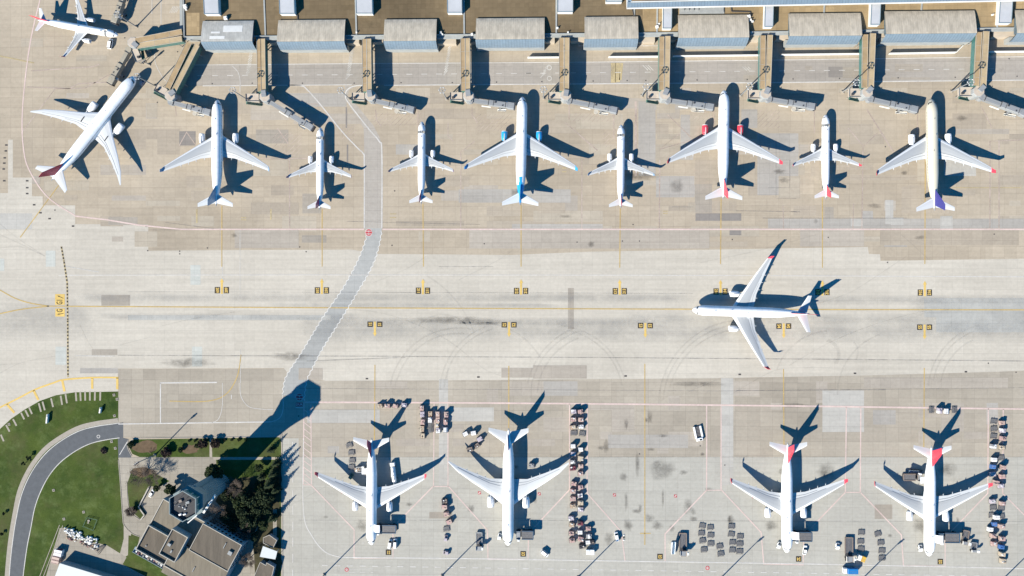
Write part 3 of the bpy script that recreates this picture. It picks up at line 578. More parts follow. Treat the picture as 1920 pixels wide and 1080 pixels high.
def hullprof(K, y):
    """radius (horizontal, vertical) and centre height at distance y behind the nose"""
    L, R, zc, n = K['L'], K['R'], K['zc'], K['nose']; t0 = L * K['tail0']; tr = K['tr']
    if y < n:
        t = max(y / n, 0); s = (1 - (1 - t) ** 2.1) ** .62 if t > 0 else 0; return R * s, R * s * .98, zc - R * .20 * (1 - t) ** 1.6
    if y < t0: return R, R, zc
    t = min((y - t0) / (L - .9 - t0), 1); s = 1 - t ** 1.75; r = .32 + (R - .32) * s
    return r * (1 - .04 * t), r, zc + tr * t ** 1.4 * 1.0
def hullpt(K, y, a, off=0.0):
    """a measured from the crown, positive to starboard"""
    rx, rz, c = hullprof(K, y); return ((rx + off) * math.sin(a), -y, c + (rz + off) * math.cos(a))
AIRFOIL = [(0, 0), (.02, .30), (.10, .72), (.17, .88), (.17, .88), (.35, 1.0), (.55, .86), (.70, .58), (.70, .58), (.86, .27), (1.0, .03), (.7, -.25), (.4, -.42), (.15, -.45), (.03, -.25)]
def airfoil(mb, secs, thick, vert=False, mats=(0, 1, 2)):
    rings = []
    for s in secs:
        x, a, b, z = s; c = b - a; t = thick * c * .62
        rings.append([((x, -(a + u * c), z + w * t) if not vert else (w * t * .5, -(a + u * c), z)) for u, w in AIRFOIL])
    n = len(AIRFOIL)
    vs = [v for r in rings for v in r]
    for i in range(len(rings) - 1):
        for k in range(n):
            a, b = i * n + k, i * n + (k + 1) % n
            mi = mats[1] if k in (0, 1, 2, 13, 14) else (mats[2] if k in (8, 9, 10) else mats[0])
            if k in (3, 7): continue
            mb.add([vs[q] for q in (a, b, b + n, a + n)], [(0, 1, 2, 3)], mi, True)
    mb.add(rings[-1], [tuple(range(n))], mats[0]); mb.add(rings[0], [tuple(range(n - 1, -1, -1))], mats[0])
def interp(secs, x):
    for p, q in zip(secs, secs[1:]):
        if p[0] <= x <= q[0]:
            t = (x - p[0]) / (q[0] - p[0]); return [p[i] + (q[i] - p[i]) * t for i in range(len(p))]
    return list(secs[-1])
def airliner(kind, nose, tail, label, hull='hull', fin='red', wl='red', eng='nacelle', aft=None, fwd_door=False, aft_door=False, wingm=('wing', 'lead', 'wingw')):
    K = KIND[kind]; n = Vector(W(*nose, K['zc'] - .5)); t = Vector(W(*tail, K['zc'] + 1)); d = n - t
    root = thing('airliner', label, 'aeroplane', (n.x, n.y, 0), math.atan2(d.y, d.x) - H90, 'airliners parked and taxiing on the airport apron')
    s = d.length / (K['L'] - .5)
    if not .94 < s < 1.06: print('plane length ratio', label, round(s, 3))
    s = min(max(s, .95), 1.05); root.scale = (min(max(s, .985), 1.015), s, min(max(s, .985), 1.015))
    L, R = K['L'], K['R']
    # fuselage
    ys = [0, .12, .35, .7, 1.15, 1.7, 2.4, 3.2, 4.2, 5.4, 6.6, K['nose']]
    y = K['nose']; t0 = L * K['tail0']
    while y < t0 - 3: y += 2.6; ys.append(y)
    for k in range(0, 15): ys.append(t0 + (L - .9 - t0) * k / 14)
    N = 36; mb = MB(); rings = [[hullpt(K, y, 2 * math.pi * k / N) for k in range(N)] for y in ys]
    mb.loft(rings, 0, True, True)
    if aft:
        for i, p in enumerate(mb.f):
            c = sum(mb.v[q][1] for q in p) / len(p); zz = sum(mb.v[q][2] for q in p) / len(p)
            if -c > L - 15 + (0 if abs(sum(mb.v[q][0] for q in p)) / len(p) < .9 else 4.5): mb.mi[i] = 1
    # wing box fairing under the belly
    x, a, b, z = K['wing'][0]
    mb.loft([[(math.sin(q) * (R * .98 + .0) * f, -yy, K['zc'] - R * .45 + math.cos(q) * R * .85 * f) for q in [2 * math.pi * k / 20 for k in range(20)]] for yy, f in ((a - 2.5, .55), (a, .98), (a + 3, 1.06), (b - 2, 1.06), (b + 2.5, .9), (b + 5, .5))], 0, True)
    mb.tube([(0, -(L - 1.4), K['zc'] + K['tr']), (0, -(L - .3), K['zc'] + K['tr'] + .12)], [.42, .2], 12, 2)
    fz = mb.build('fuselage', [M[hull], M[aft or hull], M['metal']], root)
    # cockpit and cabin windows follow the hull
    mb = MB(); y0 = .26 * K['nose']
    for sgn in (-1, 1):
        for a0, a1, ya, yb in ((.03, .33, y0, y0 * 1.35), (.37, .66, y0 * 1.05, y0 * 1.5), (.70, .98, y0 * 1.2, y0 * 1.75)):
            mb.add([hullpt(K, yy, sgn * (aa + .25), .035) for yy, aa in ((ya, a0), (ya + .08, a1), (yb, a1), (yb - .12, a0))], [(0, 1, 2, 3)])
    mb.build('cockpit_window', 'glass', root)
    if not fwd_door:
        mb = MB(); yy = K['nose'] * .95
        while yy < t0 + 6:
            for sgn in (-1, 1):
                mb.add([hullpt(K, q, sgn * r, .03) for q, r in ((yy, 1.27), (yy + .32, 1.27), (yy + .32, 1.43), (yy, 1.43))], [(0, 1, 2, 3)])
            yy += .78 if kind != 'narrow' else .72
        mb.build('cabin_windows', 'glass', root)
    mb = MB()                                   # crown aerials and service doors
    for f, o in ((.19, 0), (.33, .25), (.47, -.2)): p = hullpt(K, L * f, o); mb.box(p[0], p[1], p[2] - .06, .12, .65, .42)
    mb.build('aerial', 'metal', root)
    # wings
    for sgn, nm in ((1, 'r'), (-1, 'l')):
        secs = [(sgn * x, a, b, z) for x, a, b, z in K['wing']]; mb = MB(); airfoil(mb, secs, K['thick'])
        wg = mb.build('wing', [M[wingm[0]], M[wingm[1]], M[wingm[2]]], root)
        for x in K['flaps']:
            _, a, b, z = interp(K['wing'], x); m2 = MB(); c = (b - a)
            m2.loft([[(sgn * x + r * math.cos(q), -(yy), zz + r * math.sin(q)) for q in [2 * math.pi * k / 8 for k in range(8)]] for yy, r, zz in ((b - .42 * c, .06, z - .2), (b - .2 * c, .30, z - .38), (b + .02 * c, .26, z - .36), (b + 1.15, .05, z - .25))], 0)
            m2.build('flap_fairing', wingm[2], wg)
        # spoiler and flap seams
        m2 = MB()
        for u, x0, x1 in ((.705, K['wing'][0][0] + 2, K['wing'][-2][0]), (.83, K['wing'][0][0] + 1, K['wing'][1][0] + 6)):
            pr = []
            for k in range(9):
                x = x0 + (x1 - x0) * k / 8; _, a, b, z = interp(K['wing'], x); c = b - a
                w = .58 if u < .75 else .33; pr.append((sgn * x, -(a + u * c), z + w * K['thick'] * c * .62 + .05))
            m2.tube(pr, .075, 5, 0)
        m2.build('flap_seam', 'metal', wg)
        if kind == 'twin_long':
            m2 = MB(); _, a, b, z = interp(K['wing'], 8.6); m2.tube([(sgn * 8.6, -(a + u * (b - a)), z + w * K['thick'] * (b - a) * .62 + .08) for u, w in ((.36, 1.0), (.55, .86), (.70, .58))], .28, 6); m2.build('spoiler_gap', 'dark', wg)
        if K['wl']:
            x, a, b, z = K['wing'][-1]; X, A, B, Z = K['wl']; mb = MB(); c = b - a
            P = [(x - .02, a, b, z), ((x * .55 + X * .45), a * .5 + A * .5, b * .55 + B * .45, z + (Z - z) * .25), (X, A, B, Z)]
            up = [[(sgn * q[0] - sgn * .07, -q[1], q[3] + .10), (sgn * q[0] - sgn * .07, -q[2], q[3] + .04), (sgn * q[0] + sgn * .07, -q[2], q[3]), (sgn * q[0] + sgn * .07, -q[1], q[3])] for q in P]
            mb.loft(up, 0, False); mb.build('winglet', wl, root)
        # engine with intake lip, pylon and core
        ex, ey, el, er, ez = K['eng']; mb = MB(); N2 = 22
        ring = lambda r, yy, zz: [(sgn * ex + r * math.cos(2 * math.pi * k / N2), -yy, zz + r * math.sin(2 * math.pi * k / N2)) for k in range(N2)]
        mb.loft([ring(er * .80, ey + .9, ez), ring(er * .84, ey + .05, ez), ring(er * .93, ey, ez), ring(er, ey + .55, ez), ring(er * 1.04, ey + el * .35, ez), ring(er * .97, ey + el * .65, ez), ring(er * .74, ey + el * .86, ez), ring(er * .68, ey + el * .86, ez)], 0, True, False)
        eg = mb.build('engine', eng, root)
        mb = MB(); mb.loft([ring(er * .93, ey - .02, ez), ring(er * .99, ey + .32, ez)], 0, True, False); mb.loft([ring(er * .93, ey - .02, ez), ring(er * .83, ey + .10, ez)], 0, True, False); mb.build('intake_lip', 'lead', eg)
        mb = MB(); mb.loft([ring(er * .79, ey + .85, ez), ring(er * .12, ey + .75, ez)], 0, True, True); mb.build('fan', 'dark', eg)
        mb = MB(); mb.loft([ring(er * .55, ey + el * .80, ez), ring(er * .46, ey + el * .95, ez), ring(er * .25, ey + el * 1.1, ez), ring(.04, ey + el * 1.22, ez)], 0, True, True); mb.build('exhaust_cone', 'metal', eg)
        _, a, b, z = interp(K['wing'], ex); mb = MB(); h = .20
        mb.add([(sgn * ex + sx, -yy, zz) for sx in (-h, h) for yy, zz in ((ey + el * .22, ez + er * 1.0), (ey + el * .30, ez + er * 1.12), (a + .4, z + .12), (a + (b - a) * .5, z - .2), (ey + el * .95, ez + er * .3))], [(0, 1, 2, 3, 4), (9, 8, 7, 6, 5), (0, 5, 6, 1), (1, 6, 7, 2), (2, 7, 8, 3), (3, 8, 9, 4), (4, 9, 5, 0)])
        mb.build('pylon', wingm[2], eg)
        # tailplane
        mb = MB(); airfoil(mb, [(sgn * x, a, b, z) for x, a, b, z in K['tp']], .10, mats=(0, 1, 0)); mb.build('tailplane', [M['wingw'], M['lead'], M['wingw']], root)
        # main gear
        mb = MB(); gx = R * 1.25 if kind != 'narrow' else 3.7; gy = K['wing'][0][2] - 1.6
        mb.tube([(sgn * gx, -gy, .55), (sgn * gx * .95, -gy + .2, z - .3)], .17, 8)
        lg = mb.build('landing_gear', 'metal', root); mb = MB()
        for ox in (-.45, .45):
            for oy in ((-.8, .8) if kind != 'narrow' else (0,)): mb.wheel(sgn * gx + ox, -gy + oy, .56, .56, .4)
        mb.build('wheels', 'rubber', lg)
    # fin
    mb = MB(); airfoil(mb, [(0, a, b, z) for z, a, b in K['fin']], .11, True, (0, 0, 0)); mb.build('tail_fin', fin, root)
    mb = MB(); gy = K['nose'] * .95; mb.tube([(0, -gy, .4), (0, -gy + .1, K['zc'] - R * .8)], .13, 8); lg = mb.build('landing_gear', 'metal', root)
    mb = MB()
    for ox in (-.35, .35): mb.wheel(ox, -gy, .42, .42, .3)
    mb.build('wheels', 'rubber', lg)
    if fwd_door:    # main deck cargo door, hinged up over the crown
        mb = MB(); y0, y1 = 8.0, 12.0; A = [hullpt(K, 10, -.75, .02), (-R - 2.4, -10, K['zc'] + R + .55)]
        for k in range(5):
            pass
        pts = [(A[0][0] * (1 - t) + A[1][0] * t, A[0][2] * (1 - t) + A[1][2] * t + .55 * math.sin(math.pi * t)) for t in [i / 6 for i in range(7)]]
        mb.loft([[(x, -y0, z), (x, -y1, z), (x, -y1, z + .16), (x, -y0, z + .16)] for x, z in pts], 0, False); mb.build('cargo_door', hull, root)
        mb = MB(); q = [hullpt(K, yy, aa, .03) for yy, aa in ((8.2, -.80), (11.8, -.80), (11.8, -1.45), (8.2, -1.45))]; mb.add(q, [(0, 1, 2, 3)]); mb.build('door_opening', 'dark', root)
    if aft_door:
        mb = MB(); y0, y1 = (38.6, 41.8) if kind != 'twin' else (44, 47); A = [(R * .99, K['zc'] - .2), (R + 2.5, K['zc'] + .75)]
        pts = [(A[0][0] * (1 - t) + A[1][0] * t, A[0][1] * (1 - t) + A[1][1] * t + .35 * math.sin(math.pi * t)) for t in [i / 5 for i in range(6)]]
        mb.loft([[(x, -y0, z), (x, -y1, z), (x, -y1, z + .14), (x, -y0, z + .14)] for x, z in pts], 0, False); mb.build('hold_door', hull, root)
    return root
airliner('narrow', (222, 66), (70, 37), 'white narrow-body airliner angled in the corner with red fin and red engine rims', fin='red', wl='maroon', eng='nacelle')
airliner('twin_long', (254, 143), (97.5, 338), 'long white airliner parked diagonally, dark red tail fin, no winglets', fin='crimson', wingm=('wingw', 'lead', 'wingw'))
airliner('wide', (408, 187), (405.5, 386), 'white wide-body airliner with grey blue tail fin, left of the crossing road', fin='steelblue', wl='steelblue')
airliner('narrow', (601, 239), (599, 393), 'white narrow-body airliner with plum fin just left of the crossing road', fin='purple', wl='plumgrey')
airliner('narrow', (791.3, 228), (789.7, 382), 'white narrow-body airliner with plum fin just right of the crossing road', fin='purple', wl='plumgrey')
airliner('wide', (979.5, 181.5), (975.5, 384), 'white wide-body airliner with bright blue engines and blue tail', fin='skyblue', wl='skyblue', eng='skyblue', aft='skyblue')
airliner('narrow', (1164.5, 234), (1163.7, 389.5), 'white narrow-body airliner between the blue-engined and the red-engined jets', fin='maroon', wl='steelblue')
airliner('wide', (1357.5, 169), (1356, 373), 'white wide-body airliner with red engines and red fin', fin='red', wl='red', eng='red')
airliner('narrow', (1547.5, 215), (1549, 373), 'white narrow-body airliner with red fin, left of the cream jet', fin='red', wl='red')
airliner('wide', (1745.5, 185), (1751.5, 394), 'cream wide-body airliner with deep purple blue fin', hull='cream', fin='navy', wl='red')
airliner('wide_long', (1298, 581), (1517, 588.5), 'white airliner taxiing alone along the yellow taxi line, nose to the left', fin='red', wl='red')
airliner('wide', (696.5, 1022), (697, 821.5), 'white freighter with dark red fin, leftmost of the lower freight stands', fin='maroon', wl='red', fwd_door=True, aft_door=True)
airliner('twin', (952.5, 1023.5), (953.7, 803.5), 'white freighter with plum grey fin and raked wing tips, no winglets', fin='plumgrey', fwd_door=False, wingm=('wingw', 'lead', 'wingw'))
airliner('wide', (1475.2, 1036.5), (1476.5, 830), 'white freighter with red fin, loading beside rows of empty dollies', fin='red', wl='red', fwd_door=True)
airliner('wide', (1742, 1043), (1746, 836.5), 'white freighter with red fin, rightmost of the lower freight stands', fin='red', wl='red', fwd_door=True, aft_door=True)
# ================================================================== TERMINAL
TH = 8.4
tm = thing('terminal_building', 'long airport terminal with brown flat roof and a row of barrel roofed bays', 'building', (*W(1000, 40), 0))
def tb(mb, name, mats):
    o = mb.build(name, mats, None); o.parent = tm; o.matrix_parent_inverse = Matrix.Translation(-tm.location); return o
edge = [(345, 69), (700, 66.5), (1060, 63.5), (1430, 60), (1860, 53), (2150, 49)]     # south roof edge at roof height
mb = MB(); ring = WP(edge, TH) + WP([(2150, -260), (345, -260)], TH); mb.prism(ring, 0, TH, 0, mt=1); tb(mb, 'main_block', ['wallg', 'termroof'])
mb = MB(); mb.flat(WP([(1205, -30), (2150, -40), (2150, 48.5), (1860, 52.5), (1430, 59.5), (1205, 61.5)], TH + .02), TH + .02); tb(mb, 'paved_roof', 'termroof2'); mb = MB(); mb.flat(WP([(350, 24), (374, 24), (374, 66), (350, 66)], TH + .02), TH + .02)
tb(mb, 'paved_roof', 'termroof2')
mb = MB()   # parapets, roof edges and expansion strips
for a, b in zip(edge, edge[1:]): mb.bar(W(*a, TH), W(*b, TH), .35, .9, TH - .3)
mb.bar(W(346, 69, TH), W(343.5, -60, TH), .5, .9, TH - .3)
for x, y1 in ((498, 68), (668.5, 66), (870.5, 65), (1043, 62), (1189, 30), (1231.5, 62), (1544.5, 26), (1727, 20), (1869, 53)): mb.bar(W(x, y1, TH), W(x + (x - 1000) * .01, -60, TH), .8, .35, TH)
tb(mb, 'parapet', 'ledge')
mb = MB()
for x0, x1, y in ((345, 378, 71), (480, 520, 71), (645, 720, 70), (818, 893, 69), (1020, 1098, 66), (1195, 1274, 65), (1403, 1481, 62), (1615, 1662, 58.5), (1829, 1908, 55)):
    mb = MB(); mb.bar(W(x0, y, TH - 1), W(x1, y - (x1 - x0) * .012, TH - 1), 2.0, 1.2, TH - 2.2); tb(mb, 'upper_ledge', 'ledge')
for x0, x1, y in ((505, 520, 76), (645, 673, 77), (697, 718, 75), (818, 855, 77.5), (882, 893, 75), (1020, 1040, 74), (1070, 1097, 73), (1258, 1273, 71), (1196, 1228, 74), (1405, 1424, 71), (1455, 1480, 69), (1645, 1662, 66), (1862, 1905, 64)):
    mb = MB(); mb.bar(W(x0, y, 4.5), W(x1, y - .3, 4.5), 2.6, 4.5, 0); tb(mb, 'lower_ledge', 'ledgep')
mb = MB(); mb.bar(W(340, 69, 5), W(339, -60, 5), 1.6, 5, 0); tb(mb, 'west_canopy', 'ledge')
mb = MB()
e2 = [(x, y + 11) for x, y in edge]
for x in range(1085, 1230, 20): mb.ribbon(WP([(x, 82), (x, 86), (x + 19, 85.6), (x + 19, 81.6)]), .3, .07)
for x in list(range(1300, 1400, 26)) + list(range(1500, 1535, 14)) + list(range(1594, 1615, 10)) + [1711, 1725, 1771, 1786, 1890, 1905]: mb.ribbon(WP([(x, 78), (x, 84), (x + 14, 83.8), (x + 14, 77.5)]), .3, .07)
struct(mb.build('terminal_bay_markings', 'faded_white'), 'white outlined bays below the terminal')
BAYS = [(378, 472.5, 37, 86, 'vaultg'), (520.5, 645, 35.5, 86, 'vault'), (720.5, 817, 34.5, 85, 'vault'), (893, 1020, 32.5, 82, 'vault'), (1097, 1196, 30, 81, 'vault'), (1273, 1403.5, 27, 79, 'vault'), (1481, 1615, 24, 75.5, 'vault'), (1662, 1830, 20, 71.5, 'vault'), (1907.5, 2010, 18, 70, 'vault')]
for i, (x0, x1, y0, y1, vm) in enumerate(BAYS):
    p0 = Vector(W(x0, y1 - 9, TH + 3)); p1 = Vector(W(x1, y1 - 9 - (x1 - x0) * .008, TH + 3)); ex = (p1 - p0).normalized(); ey = Vector((-ex.y, ex.x)); D = (y1 - y0 - 9) / PXM * .99
    prof = [(D, .9)] + [(D * (1 - t), .9 + 2.65 * t ** .72) for t in [k / 9 for k in range(1, 10)]] + [(-.4, 3.55)]
    def sw(mb, pr, z0, mi=0, a=0.0, b=0.0):
        q0, q1 = p0 - ex * a, p1 + ex * b
        mb.loft([[(*(q + ey * u), z0 + z) for q, (u, z) in ((q0, p), (q1, p))] for p in pr], mi, True, False, False)
    mb = MB(); sw(mb, prof[::-1], TH, 0, .25, .25); sw(mb, [(u, z - .3) for u, z in prof], TH, 0, .25, .25)
    v = tb(mb, 'barrel_vault', vm)
    mb = MB()
    for q in (p0, p1):
        mb.add([(*(q + ey * u), TH + z - .3) for u, z in prof] + [(*(q + ey * -.4), TH - .1), (*(q + ey * D), TH - .1)], [tuple(range(len(prof) + 2)), tuple(range(len(prof) + 1, -1, -1))])
    mb.add([(*(q + ey * D), TH + z) for q in (p0, p1) for z in (-.1, .85)], [(0, 2, 3, 1), (1, 3, 2, 0)])
    tb(mb, 'vault_end_wall', 'bwall')
    mb = MB(); pr = [(-.45, 3.35), (-1.4, 2.0), (-2.6, -1.0), (-3.0, -3.2)]; sw(mb, pr[::-1], TH, 0, .4, .2); sw(mb, [(u, z - .15) for u, z in pr], TH, 0, .4, .2); tb(mb, 'glazed_front', 'glaze')
    mb = MB(); q0, q1 = p0 - ex * .4, p1 + ex * .2
    mb.bar(tuple(q0 - ey * 3.05), tuple(q1 - ey * 3.05), .5, .6, TH - 3.6); mb.bar(tuple(q0 - ey * 1.6), tuple(q1 - ey * 1.6), 2.8, TH - 3.7, 0); tb(mb, 'front_sill', 'ledge')
    # ribs
    mb = MB()
    if i == 0:
        for (u0, u1, w0, w1) in ((.42, .80, .25, .58), (.18, .36, .55, .64), (.16, .46, .77, .92)):
            for t in (0,):
                z = lambda w: .9 + 2.65 * w ** .72 + .07
                mb.loft([[(*(p0 + (p1 - p0) * u + ey * D * (1 - w)), TH + z(w)) for u in (u0, u1)] for w in [w0 + (w1 - w0) * k / 6 for k in range(7)]][::-1], 0, True, False, False)
        tb(mb, 'replaced_roof_sheet', 'wallw')
for i, (x0, x1, y1) in enumerate([(383, 410, 26), (524.5, 552, 25.5), (668, 698, 25), (839, 866, 23.5), (1045.5, 1074, 22), (1243, 1259, 53), (1433.5, 1449, 50), (1632.5, 1649.5, 46), (1873, 1896, 43), (1136, 1166, 3)]):
    h = 3.6; y0 = -70
    mb = MB(); P = WP([(x0, y1), (x1, y1), (x1 + (x1 - 1000) * .008, y0), (x0 + (x0 - 1000) * .008, y0)], TH + h); mb.prism(P, TH, TH + h, 0, mt=1)
    c = tb(mb, 'skylight_cabin', ['wallw', 'cabinroof']); mb = MB()
    for k in range(4):
        a, b = P[k], P[(k + 1) % 4]; mb.bar(a, b, .3, .3, TH + h - .12)
    o = mb.build('roof_rim', 'bwall'); o.parent = c
mb = MB()
for x, y, s in [(1404, 31, 1.6), (1407, 37, 1.2), (1411, 40, 1.0), (826, 61, 1.2), (829, 64, .9), (1232, 50, 1.4), (1236, 44, .8), (865, 20, 1.2), (423, 34, 1.8), (347, 12, 1.8), (348, 17, 1.0), (668, 60, .8), (1045, 52, 1.0), (1065, 60, .8), (1410, 60, .8), (1120, 60, 1.2), (1862, 27, .8), (885, 64, 1.2)]:
    p = W(x, y, TH + 1); mb = MB(); mb.box(p[0], p[1], TH, s, s, s * .9, .2)
    mb.cyl(p[0] + s * .3, p[1], TH + s * .9, TH + s * .9 + .5, .25, 10); tb(mb, 'roof_ventilator', 'wallw')
mb = MB(); P = WP([(1274, 13), (1358, 12), (1358, 25), (1274, 26)], TH + .6); mb.prism(P, TH, TH + .6); mb.prism(WP([(1311, 13.5), (1357, 13), (1357, 22), (1311, 22.5)], TH + 1), TH + .6, TH + .9)
for k in range(4): mb.box(*W(1280 + k * 9, 17, TH + 1), TH + .6, 1.6, 1.6, .8)
tb(mb, 'roof_plant', 'wallg')
mb = MB()
for a, b in (((1371, 12), (1372, 21)), ((1372, 21), (1407, 22)), ((1407, 22), (1408, 30)), ((558, 28), (558, 38)), ((1185, 14), (1189, 30))): mb.bar(W(*a, TH + .3), W(*b, TH + .3), .45, .4, TH + .05)
tb(mb, 'roof_duct', 'dark')
# raised hall behind
hl2 = thing('terminal_hall', 'higher terminal hall with white edged pale blue eaves at the top right', 'building', (*W(1500, -30), 0))
HH = 15.0; E0, E1 = W(1176, 14.5, HH), W(2150, -5, HH); d = Vector((E1[0] - E0[0], E1[1] - E0[1])); u = d.normalized(); nn = Vector((-u.y, u.x))
def hb(mb, name, mats): o = mb.build(name, mats); o.parent = hl2; o.matrix_parent_inverse = Matrix.Translation(-hl2.location); return o
E0, E1 = Vector(E0), Vector(E1)
mb = MB(); mb.prism([tuple(E0 + nn * 2.5 + u * 2), tuple(E1 + nn * 2.5), tuple(E1 + nn * 90), tuple(E0 + nn * 90 + u * 2)], TH - .2, HH + .2, 0, mt=1); hb(mb, 'hall_block', ['wallg', 'termroof2'])
mb = MB(); mb.add([(*(E0), HH - 1), (*(E1), HH - 1), (*(E1 + nn * 2.9), HH + .35), (*(E0 + nn * 2.9), HH + .35), (*(E0), HH - 1.25), (*(E1), HH - 1.25), (*(E1 + nn * 2.9), HH + .1), (*(E0 + nn * 2.9), HH + .1)], [(0, 1, 2, 3), (7, 6, 5, 4), (0, 4, 5, 1), (3, 2, 6, 7), (0, 3, 7, 4), (1, 5, 6, 2)])
mb.add([(*(E0), HH - 1), (*(E0 + nn * 90), HH - 1), (*(E0 + nn * 90 + u * 2.2), HH + .3), (*(E0 + nn * 2.9 + u * 2.2), HH + .36)], [(3, 2, 1, 0), (0, 1, 2, 3)])
hb(mb, 'eaves_glazing', 'glaze')
mb = MB(); mb.bar(tuple(E0 - u * .2), tuple(E1), .55, .5, HH - 1.3); mb.bar(tuple(E0), tuple(E0 + nn * 90), .5, .5, HH - 1.3); mb.bar(tuple(E0 + nn * 2.9 + u * 2), tuple(E1 + nn * 2.9), .35, .3, HH + .3); hb(mb, 'gutter', 'wallw')
# ================================================================== GANGWAYS, BOARDING BRIDGES
GH = 9.0
def gangway(roofs, node, land, label, glass='green', stair=1):
    c = W(*node, GH); g = thing('gangway', label, 'gangway', (c[0], c[1], 0), 0, 'fixed gangways from the terminal to the boarding bridges')
    def gb(mb, name, mats, parent=None):
        o = mb.build(name, mats); o.parent = parent or g
        if parent is None: o.matrix_parent_inverse = Matrix.Translation(-g.location)
        return o
    for i, (a, b, wpx) in enumerate(roofs):
        A, B = Vector(W(*a, GH)), Vector(W(*b, GH)); w = wpx / PXM * .97
        mb = MB(); mb.bar(tuple(A), tuple(B), w, .45, GH - .45, 0)
        r = gb(mb, 'roof', 'tan' if i == 0 else 'tan2')
        dv = (B - A).normalized(); nv = Vector((-dv.y, dv.x)); mb = MB()
        for s in (-1, 1): mb.bar(tuple(A + nv * s * (w / 2 - .08)), tuple(B + nv * s * (w / 2 - .08)), .16, .14, GH)
        k = (B - A).length; t = 7.0
        while t < k - 3: q = A + dv * t; mb.bar(tuple(q - nv * w / 2), tuple(q + nv * w / 2), .10, .05, GH); t += 8.3
        gb(mb, 'roof_edge', 'coping', r)
        mb = MB(); mb.bar(tuple(A), tuple(B), w * .9, 4.1, GH - 4.55); gb(mb, 'glazed_corridor', 'teal' if glass == 'teal' else 'green')
        mb = MB(); t = 4.0
        while t < k:
            q = A + dv * t
            for s in (-1, 1): mb = MB(); mb.cyl(*(q + nv * s * w * .36), 0, GH - 4.5, .2, 8); gb(mb, 'support_column', 'wallg')
            t += 18.0
    mb = MB(); x, y = c; mb.prism([(x + 3.1 * math.cos(k * math.pi / 4 + .39), y + 3.1 * math.sin(k * math.pi / 4 + .39)) for k in range(8)], 0.0, GH - .9, 0, .2, 1); gb(mb, 'rotunda_tower', ['wallg', 'pinkslab'])
    mb = MB(); a = Vector(W(*roofs[-1][1], GH)); dd = (a - Vector(c)).normalized() if (a - Vector(c)).length > .2 else Vector((0, 1))
    mb.bar(tuple(a - dd * 2.6), tuple(a + dd * .8), 2.5, 1.1, GH - .55, 0); gb(mb, 'roof_hatch', 'bridge')
    # landing platform and stair
    l0, l1, lw = land; A, B = Vector(W(*l0, 5.2)), Vector(W(*l1, 5.2)); w = lw / PXM; dv = (B - A).normalized(); nv = Vector((-dv.y, dv.x))
    mb = MB(); mb.bar(tuple(A), tuple(B), w, 1.6, 3.6); ld_ = gb(mb, 'landing', 'pinkslab')
    mb = MB()
    for s in (-1, 1): mb.bar(tuple(A + nv * s * w / 2), tuple(B + nv * s * w / 2), .06, .5, 5.2)
    mb.bar(tuple(B + nv * w / 2), tuple(B - nv * w / 2), .06, .5, 5.2)
    for s in (-1, 1):
        for q in (A + dv * 1.0, B - dv * .6): mb.cyl(*(q + nv * s * (w / 2 - .4)), 0, 4.9, .14, 8)
    gb(mb, 'landing_rail', 'wallg')
    mb = MB(); mb.box(*(B - dv * 1.7 + nv * w * .2), 5.2, 1.1, 1.0, 1.5, .2); gb(mb, 'landing_cabinet', 'dark')
    mb = MB(); sd2 = nv * (w / 2 + .75) * stair; n = 12
    for k in range(n):
        q = A + sd2 + dv * ((B - A).length * (k + .5) / n); mb.bar(tuple(q - dv * .33), tuple(q + dv * .33), 1.4, .1, .3 + 4.7 * k / n if True else 0)
    for s in (-.7, .7): mb.add([(*(A + sd2 + nv * s + dv * t), z) for t, z in ((0, .2), ((B - A).length, 4.9), ((B - A).length, 5.4), (0, .7))], [(0, 1, 2, 3), (3, 2, 1, 0)])
    gb(mb, 'staircase', 'green')
    return g
